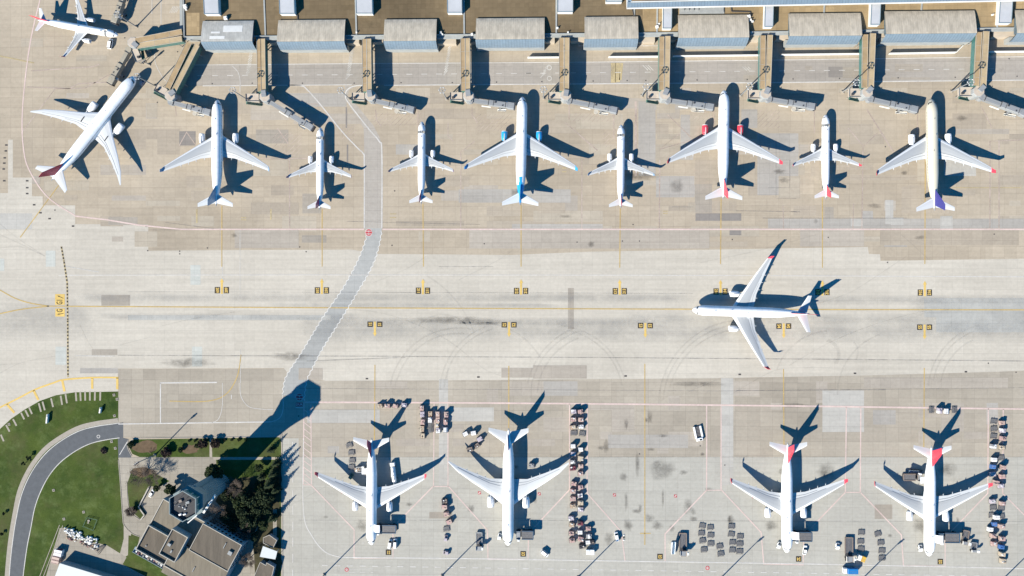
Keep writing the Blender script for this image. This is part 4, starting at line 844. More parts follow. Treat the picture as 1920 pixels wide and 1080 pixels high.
def boarding_bridge(p0, p1, label, roofs=('bridge', 'bridge'), drum=True, capang=.0):
    """telescopic bridge from the rotunda p0 to the cab p1 (both at roof height)"""
    Z = 5.75; A, B = Vector(W(*p0, Z)), Vector(W(*p1, Z)); d = B - A; L = d.length
    g = thing('boarding_bridge', label, 'boarding bridge', (A.x, A.y, 0), math.atan2(d.y, d.x), 'telescopic boarding bridges')
    mb = MB(); mb.cyl(0, 0, 2.8, Z + .1, 1.75, 18); mb.cyl(0, 0, 0, 2.8, .6, 12); mb.build('rotunda', roofs[0], g)
    k = L * .55
    mb = MB(); mb.box((k + 1) / 2 + .4, 0, Z - 2.75, k + .4, 2.15, 2.75, 0, 0, .12); tn = mb.build('inner_tunnel', roofs[0], g)
    mb = MB(); mb.box((k * .8 + L - 2.2) / 2, 0, Z - 2.9, L - 2.2 - k * .8, 2.75, 3.15, 0, 0, .15); ot = mb.build('outer_tunnel', roofs[1], g)
    mb = MB()
    for x in (1.6, k * .8 - .1, k * .8 + 2.6, L - 3.5): mb.box(x, 0, Z - .1, .22, 2.95, .48)
    mb.box(k * .8 + 3.6, .5, Z + .25, .9, .7, .35); mb.box(L - 5, -.7, Z + .25, .6, .5, .3)
    mb.build('roof_band', 'dark', ot)
    mb = MB(); mb.box(L - .6, 0, Z - 3.0, 3.6, 3.5, 3.2, capang, 0, .2); cb = mb.build('cab', roofs[1], g)
    mb = MB(); mb.box(L + 1.35 * math.cos(capang), 1.35 * math.sin(capang), Z - 2.95, .9, 3.5, 2.95, capang); mb.build('bellows', 'dark', cb)
    mb = MB(); mb.box(L * .72, 0, .9, 1.1, 4.2, .7); mb.box(L * .72, -1.3, 1.2, .5, .4, 2.2); mb.box(L * .72, 1.3, 1.2, .5, .4, 2.2)
    dc = mb.build('drive_column', 'metal', g); mb = MB()
    for s in (-1, 1):
        for o in (-.4, .4): mb.wheel(L * .72, s * 1.7 + o, .6, .6, .35, H90)
    mb.build('wheels', 'rubber', dc)
    mb = MB()
    for kx in range(9): mb.box(L - 3.2 - kx * .55, -2.35, 3.0 - kx * .33, .5, 1.1, .08)
    for s in (-2.9, -1.8): mb.add([(L - 2.9, s, 3.0), (L - 7.9, s, 0), (L - 7.9, s, 1.0), (L - 2.9, s, 4.0)], [(0, 1, 2, 3), (3, 2, 1, 0)])
    mb.build('service_stairs', 'wallw', g)
    mb = MB(); mb.box(L * .38, -1.8, Z - 3.4, L * .22, .5, .5); mb.build('cable_tray', 'wallw', g); mb = MB(); mb.box(L * .86, 1.75, Z - 2.6, 1.2, .7, 1.4); mb.build('control_box', 'wallw', g)
    if drum:
        mb = MB(); mb.cyl(L * .62, -2.35, 2.4, 3.3, 1.25, 18); mb.build('cable_drum', 'coping', g)
    return g
STANDS = [
 ([((485, 73), (486, 171), 8), ((492.5, 72.5), (494, 172), 9)], (495, 180), ((485, 183), (461, 183), 14), (501, 188), (582, 238), 'at the plum-tailed jet left of the crossing road'),
 ([((683, 73), (684, 171), 8.5), ((691.5, 72.5), (692.5, 172), 9)], (693.5, 178), ((683, 181), (660, 181), 14), (698, 187), (772, 205), 'just right of the crossing road kerb'),
 ([((867.5, 72), (868.5, 170), 8.5), ((876.5, 71.5), (877, 171), 9)], (878, 178), ((867, 180.5), (844, 180.5), 14), (882, 187), (960, 198), 'at the blue-engined jet'),
 ([((1052.5, 71), (1053, 170), 9), ((1063, 70.5), (1062, 171), 9.5)], (1061, 177), ((1051, 180), (1028, 180), 14), (1066.5, 188), (1153, 206), 'between the blue-engined jet and its right neighbour'),
 ([((1240.5, 68.5), (1240, 168), 9.5), ((1252, 67.5), (1250, 169), 10)], (1247, 176), ((1236, 179), (1212, 179), 15), (1253, 187.5), (1334, 200), 'at the red-engined jet'),
 ([((1430.5, 66.5), (1429.5, 166), 10), ((1444, 65.5), (1440, 167), 10)], (1437, 174), ((1426, 177), (1402, 177), 15), (1442, 185), (1524, 199), 'left of the red-finned narrow jet'),
 ([((1622.5, 64.5), (1621, 164), 10.5), ((1637, 62.5), (1633, 166), 10.5)], (1628, 171.5), ((1617, 174), (1592, 174), 15), (1632.5, 185), (1717, 204.5), 'at the cream jet'),
 ([((1836, 60), (1830.5, 160), 10.5), ((1849.5, 58.5), (1843.5, 163), 11)], (1837.5, 169.5), ((1826, 172), (1798, 172), 16), (1842, 182), (1923, 212), 'at the right edge of the photo'),
]
for i, (roofs, node, land, b0, b1, where) in enumerate(STANDS):
    gangway(roofs, node, land, 'tan roofed twin gangway with beige landing ' + where, 'teal' if i > 4 else 'green', 1)
    boarding_bridge(b0, b1, 'grey telescopic boarding bridge ' + where, drum=i in (1, 3, 4, 5))
gangway([((354.5, 80), (314, 165), 11.5), ((370, 84), (325, 172), 10)], (317, 178), ((311, 174), (292, 164), 14), 'tan roofed twin gangway running diagonally at the terminal corner', 'green', 1)
boarding_bridge((320, 191), (390, 210), 'grey telescopic boarding bridge at the grey blue tailed jet', drum=True)
gangway([((341, 59.5), (254, 76.5), 11), ((341, 72.5), (256, 86), 10.5)], (247, 78), ((249, 86), (261, 114), 13), 'tan roofed twin gangway running left from the terminal corner', 'teal', 1)
boarding_bridge((240, 93), (207, 152), 'beige boarding bridge left of the long diagonal airliner', ('bridget', 'bridget'), drum=False)
boarding_bridge((236, -24), (214, 38), 'beige boarding bridge in the top left corner', ('bridget', 'bridget'), drum=False)
# ================================================================== BLAST WALLS
for i, (a, b, where) in enumerate([((989, 107.5), (1048, 107), 'left of the gangway at the jet right of the blue-engined one'), ((1141, 106.5), (1236, 105.5), 'left of the red-engined jet gangway'), ((1262, 105), (1425, 103), 'right of the red-engined jet gangway'),
      ((1465, 102.3), (1614, 100.5), 'between the gangways left of the cream jet'), ((1668, 100), (1793, 98), 'free standing between two gangways, kinked at its right end'), ((1855, 96.8), (1990, 95.5), 'in the top right corner')]):
    A, B = W(*a, 2), W(*b, 2); mb = MB(); mb.bar(A, B, .35, 2.6, 0); w = thing('blast_wall', 'low white wall beside the service road, ' + where, 'wall', ((A[0] + B[0]) / 2, (A[1] + B[1]) / 2, 0), 0, 'low white walls by the service road')
    if i == 4: mb.bar(B, W(1805, 85.5, 2), .35, 2.6, 0)
    o = mb.build('panel', 'wallw'); o.parent = w; o.matrix_parent_inverse = Matrix.Translation(-w.location)
    mb = MB(); L = math.hypot(B[0] - A[0], B[1] - A[1]); k = 0
    mb.bar(A, B, .75, .25, 0)
    o = mb.build('footing', 'kerb'); o.parent = w; o.matrix_parent_inverse = Matrix.Translation(-w.location)
# ================================================================== FREIGHT EQUIPMENT
DG = 'empty and laden cargo dollies on the freight apron'
def dolly_proto():
    r = thing('cargo_dolly', 'x', 'dolly', (0, 0, 0), 0, DG)
    mb = MB()
    for y in (-1.2, -.4, .4, 1.2): mb.box(0, y, .42, 3.3, .16, .12)
    for x in (-1.6, 1.6): mb.box(x, 0, .42, .18, 2.6, .14)
    mb.box(0, 0, .38, 3.1, .9, .05); mb.build('frame', 'rig', r)
    mb = MB()
    for k in range(9): mb.box(-1.36 + k * .34, .38, .54, .16, 1.5, .07)
    mb.box(0, -.78, .54, 3.0, .16, .08); mb.box(0, 1.22, .56, 3.2, .12, .12)
    mb.build('roller_bed', 'rigl', r)
    mb = MB()
    for x in (-1.2, 1.2):
        for y in (-.95, .95): mb.wheel(x, y, .24, .24, .2)
    mb.build('wheels', 'rubber', r)
    mb = MB(); mb.tube([(0, 1.25, .42), (0, 2.15, .36)], .07, 6); mb.tube([(-.5, 1.25, .42), (0, 1.7, .4), (.5, 1.25, .42)], .05, 6); mb.build('tow_bar', 'dark', r)
    return r
PROTO = dolly_proto(); FIRST = [True]
def dolly(x, y, rot, label):
    p = W(x, y, .5)
    if FIRST[0]:
        FIRST[0] = False; PROTO.location = (*p, 0); PROTO.rotation_euler = (0, 0, rot); PROTO['label'] = label; return PROTO
    return copy_tree(PROTO, (*p, 0), rot, label)
CW = {'pink': 'pink wrapped', 'rose': 'reddish wrapped', 'sand': 'sand coloured', 'white': 'white', 'lilac': 'pale lilac wrapped', 'blue': 'blue', 'dark': 'dark covered', 'maroon': 'maroon', 'grey': 'grey', 'orange': 'orange brown', 'brown': 'brown'}
crnd = random.Random(11)
def cargo_mesh(col, seed):
    r = random.Random(seed); mb = MB(); h = r.uniform(1.5, 2.3); form = r.random()
    if col in ('white', 'blue') and form < .7:      # unit load container with a slanted side
        mb.add([(x, y, z) for x in (-1.25, 1.25) for y, z in ((-1.1, .62), (1.1, .62), (1.1, .62 + h), (-.5, .62 + h), (-1.1, .62 + h * .65))], [(4, 3, 2, 1, 0), (5, 6, 7, 8, 9), (0, 1, 6, 5), (1, 2, 7, 6), (2, 3, 8, 7), (3, 4, 9, 8), (4, 0, 5, 9)])
        mb.box(0, .3, .62 + h, 2.3, .10, .03, 0, 1); mb.box(-.5, .3, .62 + h, .1, 1.4, .03, 0, 1)
    else:                                           # stacked parcels under a wrap
        mb.box(0, 0, .60, 3.1, 2.4, .10, 0, 2)
        nx, ny = r.choice([(2, 2), (3, 2), (3, 2), (2, 1)])
        for i in range(nx):
            for j in range(ny):
                hh = h * r.uniform(.82, 1.0); w = 2.85 / nx; d = 2.2 / ny
                mb.box(-1.42 + w * (i + .5) + r.uniform(-.05, .05), -1.1 + d * (j + .5) + r.uniform(-.04, .04), .70, w * .985, d * .985, hh, r.uniform(-.03, .03), r.choice([0, 0, 0, 1]), r.choice([.06, .14]))
        for k in range(r.randint(1, 3)): mb.box(r.uniform(-.9, .9), r.uniform(-.6, .6), .70 + h * .9, r.uniform(.5, 1.0), r.uniform(.4, .8), h * .14 + .1, r.uniform(-.5, .5), r.choice([0, 1, 3]))
    me_o = mb.build('cargo_load', ['c_' + col, {'pink': 'c_rose', 'rose': 'c_pink', 'sand': 'c_orange', 'white': 'c_grey', 'lilac': 'c_white', 'blue': 'c_lilac', 'dark': 'c_brown', 'maroon': 'c_dark', 'grey': 'c_white', 'orange': 'c_sand', 'brown': 'c_dark'}[col], 'rig', 'c_white'])
    return me_o
def load(x, y, rot, col, label, seed):
    o = cargo_mesh(col, seed); p = W(x, y, 1.6); o.location = (*p, 0); o.rotation_euler = (0, 0, rot); tag(o, label, 'cargo', 'cargo loads on dollies')
    sc = random.Random(seed + 5).uniform(.92, 1.06); o.scale = (sc, sc, 1); return p
def row(where, items):
    n = len(items)
    for i, it in enumerate(items):
        x, y, col = it[:3]; x += crnd.uniform(-.7, .7); y += crnd.uniform(-.6, .6); rot = math.radians(it[3]) if len(it) > 3 else math.radians(crnd.gauss(0, 5))
        pos = ORD[i] if n > 1 else 'single'
        if col == 'E': dolly(x, y, rot, f'empty dark cargo dolly, {pos} {where}')
        else:
            load(x, y, rot, col, f'{CW[col]} cargo, {pos} {where}', int(x * 7 + y * 13))
            dolly(x, y, rot, f'dolly under {CW[col]} cargo, {pos} {where}')
row('from left, row above the maroon-finned freighter', [(712.5, 760.5, 'sand'), (726.5, 760.5, 'pink'), (742, 761, 'rose'), (758.5, 759.5, 'lilac')])
row('from top, left column right of maroon-finned freighter tail', [(792, 764.5, 'pink', 90), (792, 777, 'lilac', 90), (792.5, 790, 'pink', 90), (791.5, 803.5, 'sand', 90), (793.5, 817.5, 'sand', 90)])
row('from top, second column right of maroon-finned freighter tail', [(807, 776, 'orange', 90), (807, 787.5, 'white', 90), (808, 796, 'E', 90), (807.5, 805, 'E', 90)])
row('from top, third column right of maroon-finned freighter tail', [(821, 776, 'rose', 90), (821, 787, 'pink', 90), (819.5, 797, 'sand', 90), (821, 806, 'lilac', 90)])
row('from top, fourth column right of maroon-finned freighter tail', [(836.7, 776.5, 'pink', 90), (836, 791.5, 'rose', 90), (836, 806, 'white', 90)])
row('clockwise, cluster left of raked-wing freighter tail', [(872.5, 813.7, 'white', 28), (887.5, 812, 'white', 10), (899, 823, 'lilac', 30), (895, 835.5, 'brown', 35), (880.5, 842.5, 'brown', 15)])
row('from top, left column, upper long double row', [(1075, 771.5, 'lilac'), (1075, 786.5, 'pink'), (1075, 801, 'orange'), (1076, 812.6, 'E'), (1075, 837, 'white'), (1075, 851, 'lilac'), (1074.5, 865.5, 'white'), (1074.5, 878, 'maroon')])
row('from top, right column, upper long double row', [(1089, 771.5, 'rose'), (1089.5, 786.5, 'pink'), (1090, 800, 'white'), (1092, 813, 'E'), (1089, 843, 'white'), (1089, 859.5, 'sand'), (1089.5, 873.5, 'pink'), (1089, 887.5, 'pink')])
row('from top, left column, lower long double row', [(1075.5, 906.8, 'pink'), (1074.7, 921, 'pink'), (1074, 934.5, 'pink'), (1074, 948, 'sand'), (1071.5, 971, 'lilac'), (1072.5, 984.5, 'orange'), (1072.3, 999, 'pink'), (1073, 1013, 'pink')])
row('from top, middle column, lower long double row', [(1088.4, 913, 'rose'), (1088.4, 929, 'lilac'), (1088.4, 942, 'sand'), (1088, 955, 'lilac'), (1089, 981, 'maroon'), (1088, 998, 'white'), (1089, 1011, 'rose'), (1090.5, 1024, 'dark')])
row('from top, third column, foot of long double row', [(1103, 990.5, 'pink'), (1104.6, 1004.5, 'grey'), (1102, 1016, 'white'), (1109.5, 1016, 'dark')])
row('from top, bent column left of raked-wing freighter nose', [(834, 939, 'dark'), (833.5, 949.5, 'pink'), (837, 963, 'pink', 15), (842, 978, 'rose', 25), (837, 992, 'E', 5)])
row('from top, left column, upper rows at right edge', [(1862.7, 790, 'E'), (1862.7, 804.5, 'E'), (1862.7, 818.5, 'E'), (1862.5, 836.5, 'white'), (1863, 861.5, 'white'), (1861, 875, 'blue'), (1861, 888.5, 'lilac')])
row('from top, right column, upper rows at right edge', [(1879.5, 792.5, 'pink'), (1879.8, 807.5, 'lilac'), (1880, 821.5, 'rose'), (1879, 839.5, 'sand'), (1877, 859.5, 'E'), (1879, 875.5, 'pink'), (1879.5, 893, 'pink'), (1877, 911, 'lilac')])
row('from top, left column, lower rows at right edge', [(1866.5, 905, 'pink'), (1860.7, 940, 'lilac'), (1861.5, 952, 'E'), (1859.5, 966, 'E'), (1864.4, 983.5, 'blue'), (1856.5, 992.5, 'white'), (1861.5, 1003.7, 'pink'), (1863, 1019.5, 'pink')])
row('from top, right column, lower rows at right edge', [(1878.5, 944, 'pink'), (1877, 953.5, 'E'), (1878, 969, 'E'), (1877.8, 987, 'pink'), (1879, 1010, 'pink'), (1877, 1025, 'blue'), (1877.8, 1038, 'sand'), (1880, 1052, 'sand')])
row('from left, row above the rightmost freighter', [(1747, 768.7, 'E', 90), (1760.7, 770, 'lilac', 90), (1774.8, 771, 'white', 90), (1789, 768.5, 'E', 90)])
row('from top, left column of the empty dolly yard', [(1316.3, 986.3, 'E', -10), (1315, 1000, 'E', 2), (1316.3, 1014.8, 'E', 8), (1319, 1031, 'E', 5)])
row('from top, second column of the empty dolly yard', [(1332, 989.6, 'E', 3), (1332, 1003.7, 'E', -2), (1332.4, 1020, 'E', 1)])
row('from top, short pair amid the empty dolly yard', [(1348.5, 1024.5, 'E', 10), (1350.4, 1039, 'E', 8)])
row('from top, fourth column of the empty dolly yard', [(1371, 987.8, 'E', 0), (1370.4, 1002, 'E', -8), (1373, 1017.4, 'E', 0), (1373.3, 1031.5, 'E', -2)])
row('from top, rightmost column of the empty dolly yard', [(1386.7, 1006, 'E', 0), (1386.7, 1020, 'E', 2), (1386.7, 1034, 'E', 0)])
row('from top, column above the round yellow white truck', [(1614.4, 999, 'E', 0), (1614, 1016, 'E', 2), (1614, 1029.5, 'E', -2)])
row('from top, slanting column crossed by mast shadow', [(1645.8, 1002, 'E', 17), (1650.8, 1018.5, 'E', 5), (1652.8, 1033.5, 'E', -2), (1653.7, 1046.5, 'E', 3)])
row('from top, column left of the maroon-finned freighter', [(655, 835.7, 'E', 14), (658.5, 849, 'E', 2), (659.3, 864, 'E', 0), (658, 876.5, 'E', 2)])
row('beside the maroon-finned freighter hold door', [(669.5, 881.3, 'sand', 5)])
row('in the wing shadow right of the raked-wing freighter', [(997.5, 872.5, 'grey', 0)])
row('box standing by itself among empties at the right edge', [(1868, 969.5, 'white', 0)])
# ------------------------------------------------------------------ vehicles (local x forward)
def place(root, x, y, deg): p = W(x, y, 1.0); root.location = (*p, 0); root.rotation_euler = (0, 0, math.radians(deg)); return root
def wheels4(r, xs, y, rad, w=.28):
    for x in xs:
        mb = MB()
        for s in (-1, 1): mb.wheel(x, s * y, rad, rad, w, H90)
        mb.build('wheels', 'rubber', r)
def car(x, y, deg, label, L=4.6, Wd=1.85, h=1.5, body='truckw', van=False, cat='car', nm='car'):
    r = place(thing(nm, label, cat), x, y, deg); mb = MB()
    def sect(x, w, z0, z1): return [(x, -w / 2, z0), (x, w / 2, z0), (x, w / 2 * 1.0, z0 + (z1 - z0) * .65), (x, w / 2 * .88, z1), (x, -w / 2 * .88, z1), (x, -w / 2, z0 + (z1 - z0) * .65)]
    hb_ = .95 if not van else 1.15
    mb.loft([sect(-L / 2, Wd * .86, .45, hb_ * .85), sect(-L / 2 + .25, Wd, .3, hb_), sect(-L * .1, Wd, .28, hb_), sect(L * .2, Wd, .28, hb_), sect(L / 2 - .3, Wd * .96, .3, hb_ * .9), sect(L / 2, Wd * .8, .45, hb_ * .7)], 0, False)
    mb.build('body', body, r); mb = MB()
    a, b, c, d = (-L * .46, -L * .42, L * .22, L * .36) if van else (-L * .42, -L * .28, L * .08, L * .24)
    mb.loft([[(a, -Wd * .42, hb_), (a, Wd * .42, hb_), (d, Wd * .42, hb_), (d, -Wd * .42, hb_)], [(b, -Wd * .36, h), (b, Wd * .36, h), (c, Wd * .36, h), (c, -Wd * .36, h)]], 0, False); mb.build('windows', 'glass', r)
    mb = MB(); mb.box((b + c) / 2, 0, h - .01, c - b, Wd * .74, .07, 0, 0, .03); mb.build('roof', body, r)
    wheels4(r, (-L * .31, L * .31), Wd / 2 - .1, .33, .22); mb = MB()
    for s in (-1, 1): mb.box(L / 2 - .12, s * Wd * .34, .58, .1, .3, .14)
    mb.build('headlights', 'lead', r); return r
def truck(x, y, deg, label, L=7.0, Wd=2.4, h=3.0, cab='truckw', box='truckw', round_=False):
    r = place(thing('truck', label, 'truck'), x, y, deg); mb = MB()
    mb.box(L / 2 - 1.0, 0, .5, 2.0, Wd * .95, 1.9, 0, 0, .18); cb = mb.build('cab', cab, r); mb = MB()
    mb.box(L / 2 - .28, 0, 1.5, .62, Wd * .8, .78, 0, 0, .1); mb.build('windscreen', 'glass', cb); mb = MB()
    if round_: mb.tube([(-L / 2 + .1, 0, 1.75), (-L / 2 + .4, 0, 1.75), (L / 2 - 2.6, 0, 1.75), (L / 2 - 2.3, 0, 1.75)], [Wd * .36, Wd * .46, Wd * .46, Wd * .36], 18); mb.box(-L * .12, 0, 1.75 + Wd * .43, L * .5, .5, .16, 0, 0)
    else: mb.box(-1.1, 0, .9, L - 2.2, Wd, h - .9, 0, 0, .1)
    bx = mb.build('tank' if round_ else 'box_body', box, r); mb = MB()
    if round_:
        for k in range(3): mb.cyl(-L * .3 + k * L * .18, 0, 1.75 + Wd * .45, 1.75 + Wd * .45 + .25, .28, 10)
    else:
        mb.box(-L * .16, 0, h, L * .5, .08, .04); mb.box(-L * .16, Wd * .3, h, L * .5, .06, .03)
    mb.build('hatches' if round_ else 'roof_rib', 'metal', bx)
    mb = MB(); mb.box(0, 0, .45, L * .96, Wd * .5, .3); mb.build('chassis', 'dark', r); wheels4(r, (-L * .3, L * .3), Wd / 2 - .18, .45, .35); return r
def tug(x, y, deg, label, col='truckw'):
    r = place(thing('tow_tractor', label, 'tow tractor'), x, y, deg); mb = MB()
    mb.box(0, 0, .3, 3.4, 1.8, .75, 0, 0, .15); mb.build('body', col, r); mb = MB(); mb.box(-.5, 0, 1.05, 1.2, 1.5, .75, 0, 0, .12); mb.build('cab_glazing', 'glass', r)
    mb = MB(); mb.box(-.5, 0, 1.8, 1.3, 1.6, .08, 0, 0, .03); mb.build('roof', col, r); mb = MB(); mb.box(1.0, 0, 1.05, .8, 1.2, .05); mb.build('bonnet_grille', 'dark', r); wheels4(r, (-1.0, 1.05), .85, .38, .3); return r
def loader(x, y, deg, label, up=1.0, up2=None, L=8.6, Wd=3.9, frame='brown'):
    """cargo loader: long main platform with rollers, a short bridge platform in front, side cab"""
    r = place(thing('cargo_loader', label, 'cargo loader'), x, y, deg); up2 = up if up2 is None else up2
    fm = {'brown': 'c_brown', 'grey': 'metal', 'steel': 'rigblue'}[frame]
    mb = MB(); mb.box(0, 0, .35, L * .96, Wd * .8, .55); mb.build('chassis', 'dark', r)
    mb = MB(); m = -L * .16
    for s in (-1, 1): mb.box(m, s * (Wd / 2 - .22), up, L * .66, .42, .5)
    mb.box(m - L * .32, 0, up, .5, Wd - .9, .45); mb.box(m, 0, up, L * .62, Wd - .9, .2, 0, 1)
    mp = mb.build('main_platform', [fm, 'rig'], r); mb = MB(); k = 0
    while k * .55 < L * .58: mb.box(m - L * .28 + k * .55, 0, up + .2, .18, Wd - 1.3, .1); k += 1
    mb.box(m, 0, up + .32, L * .60, .1, .04); mb.build('rollers', 'rigl', mp)
    mb = MB(); f = L * .36; mb.box(f, 0, up2, L * .24, Wd * .86, .45, 0, 0); mb.build('bridge_platform', fm, r); mb = MB(); mb.box(f, 0, up2 + .46, L * .2, Wd * .6, .06); mb.build('bridge_deck', 'metal', r)
    mb = MB()
    for s in (-1, 1):
        mb.add([(m - L * .26, s * Wd * .36, .8), (m + L * .26, s * Wd * .36, up), (m + L * .26, s * Wd * .36, up - .3), (m - L * .26, s * Wd * .36, .5)], [(0, 1, 2, 3), (3, 2, 1, 0)])
        mb.add([(f + L * .1, s * Wd * .36, .8), (f - L * .1, s * Wd * .36, up2), (f - L * .1, s * Wd * .36, up2 - .3), (f + L * .1, s * Wd * .36, .5)], [(0, 1, 2, 3), (3, 2, 1, 0)])
    mb.build('scissor_lift', 'metal', r)
    mb = MB(); mb.box(f - .2, Wd / 2 + .25, up2 + .1, 1.2, .8, 1.5, 0, 0, .1); c = mb.build('operator_cab', 'truckw', r)
    mb = MB()
    for s in (-1, 1): mb.box(f, s * Wd * .43, up2 + .45, L * .24, .07, .9)
    mb.build('guard_rail', 'wallw', r); wheels4(r, (-L * .34, L * .34), Wd / 2 - .45, .45, .35); return r
def stairs(x, y, deg, label, col='truckw', L=7.5, h=3.6):
    r = place(thing('belt_loader', label, 'belt loader'), x, y, deg); mb = MB(); mb.box(-.3, 0, .35, L * .75, 2.0, .6, 0, 0, .1); mb.build('chassis', col, r)
    mb = MB(); n = 14
    for s in (-1, 1): mb.add([(-L / 2, s * .95, .6), (L / 2, s * .95, h), (L / 2, s * .95, h + .9), (-L / 2, s * .95, 1.4), (-L / 2, s * .75, .6), (L / 2, s * .75, h), (L / 2, s * .75, h + .9), (-L / 2, s * .75, 1.4)], [(0, 1, 2, 3), (7, 6, 5, 4), (3, 2, 6, 7), (0, 3, 7, 4), (1, 5, 6, 2), (0, 4, 5, 1)])
    mb.build('side_rail', col, r); mb = MB(); mb.add([(-L / 2, -.75, .75), (L / 2, -.75, h + .1), (L / 2, .75, h + .1), (-L / 2, .75, .75)], [(0, 1, 2, 3), (3, 2, 1, 0)]); mb.build('conveyor', 'steelblue', r)
    wheels4(r, (-L * .28, L * .25), .9, .35, .25); return r
car(731, 1020.5, 80, 'white van, left of two parked below the maroon-finned freighter loader', 5.2, 2.0, 2.1, van=True, cat='van', nm='van')
car(740.8, 1019.5, 88, 'white van, right of two parked below the maroon-finned freighter loader', 5.2, 2.0, 2.2, van=True, cat='van', nm='van')
car(1509.5, 1031.5, 82, 'white car under the loader of the freighter beside empty dollies', 5.0, 1.95, 1.8)
car(1156.5, 1006.5, 100, 'white van with dark windows by the chocks on the empty stand', 5.0, 1.95, 2.0, van=True, cat='van', nm='van')
car(1021, 1037.5, -38, 'white van parked at an angle right of the raked-wing freighter nose', 4.8, 2.2, 2.2, van=True, cat='van', nm='van')
truck(1106.5, 1034, 180, 'white box truck at the foot of the long double cargo row', 4.4, 2.6, 2.6)
truck(738.3, 885.5, 97, 'long white tanker truck in the shadow right of the maroon-finned freighter', 11.0, 2.7, 3.2, round_=True)
truck(1593, 1069, 180, 'white and blue box truck on the lower road edge', 7.4, 2.8, 3.4, box='blue')
truck(1614.2, 1046, 160, 'round fronted yellow and white service truck below empty dollies', 4.2, 3.0, 2.4, box='yellow')
tug(936.5, 1006, 80, 'white tow tractor at the raked-wing freighter nose'); tug(1460.6, 1022.5, 75, 'white tow tractor at the nose of the freighter beside empty dollies'); tug(1726, 1028, 95, 'white tow tractor at the rightmost freighter nose')
tug(836, 1009, 85, 'grey white tow tractor below the bent cargo column', 'c_lilac'); tug(658, 893, 60, 'dark green tow tractor in the maroon-finned freighter wing shadow', 'green'); tug(1570.5, 1024, 90, 'white tow tractor with grey deck left of a long loader', 'truckw')
tug(836.5, 1036.5, 175, 'grey low tractor on the red line left of the grey loader', 'c_lilac')
r = place(thing('pallet_transporter', 'white pallet transporter with dark open deck on the empty stand', 'transporter'), 1309.5, 812.5, -78)
mb = MB()
for s in (-1, 1): mb.box(-.6, s * 1.7, .4, 6.4, .95, .8, 0, 0, .1)
mb.build('side_beam', 'truckw', r); mb = MB(); mb.box(3.2, 0, .4, 1.6, 3.6, 1.3, 0, 0, .2); cb = mb.build('cab', 'truckw', r); mb = MB(); mb.box(3.4, .5, 1.62, .8, 1.4, .1); mb.build('cab_window', 'glass', cb)
mb = MB(); mb.box(-.6, 0, .4, 6.2, 2.4, .35); mb.build('deck', 'dark', r); mb = MB()
for k in range(8): mb.box(-3.2 + k * .75, 0, .75, .2, 2.3, .08)
mb.build('rollers', 'rigl', r); wheels4(r, (-2.4, 2.2), 1.7, .4)
stairs(1262, 1026, 90, 'white belt loader with blue belt beside the brown loader')
loader(1280.3, 1020.5, -90, 'brown grey cargo loader beside the white belt loader', .9, 2.6, 12.2, 4.2)
loader(1591.5, 1030, -90, 'brown grey cargo loader between a tractor and empty dollies', .9, 2.4, 13.0, 4.4)
loader(898.3, 1014.5, -90, 'dark grey cargo loader left of the raked-wing freighter nose', .9, 2.6, 9.6, 3.6, 'grey')
loader(1809.5, 1007.5, -100, 'dark cargo loader right of the rightmost freighter nose', .9, 2.0, 7.5, 3.6); loader(1825.5, 1026, -95, 'small grey loader by the dark loader, right of rightmost freighter', .9, 1.6, 5.0, 3.4, 'grey')
loader(725, 989, 180, 'brown and steel main deck loader at the maroon-finned freighter door', 3.9, 3.9, 11.5, 4.6, 'steel')
loader(984, 1000, 180, 'steel main deck loader at the raked-wing freighter nose', 4.0, 4.0, 9.5, 4.8, 'steel')
loader(1502, 1003, 180, 'steel loader at the door of the freighter beside empty dollies', 3.9, 3.9, 9.8, 5.2, 'steel')
loader(1773.5, 1005, 180, 'steel main deck loader at the rightmost freighter door', 3.9, 3.9, 11.5, 5.4, 'steel')
loader(1709, 894, 0, 'brown low loader at the rightmost freighter hold door', 2.0, 2.8, 9.5, 3.8); stairs(1716, 884, 175, 'dark belt loader behind the rightmost freighter hold loader', 'dark', 8, 2.2)
loader(677, 880, 0, 'small cream loader under the maroon-finned freighter hold door', 1.8, 2.6, 5.0, 3.2, 'grey')
car(206.5, 82, 80, 'white service van beside the corner airliner nose', 5.6, 2.3, 2.2, van=True, cat='van', nm='van')
tug(266.5, 154.5, 60, 'pale blue tow tractor in the long diagonal airliner nose shadow', 'c_lilac')
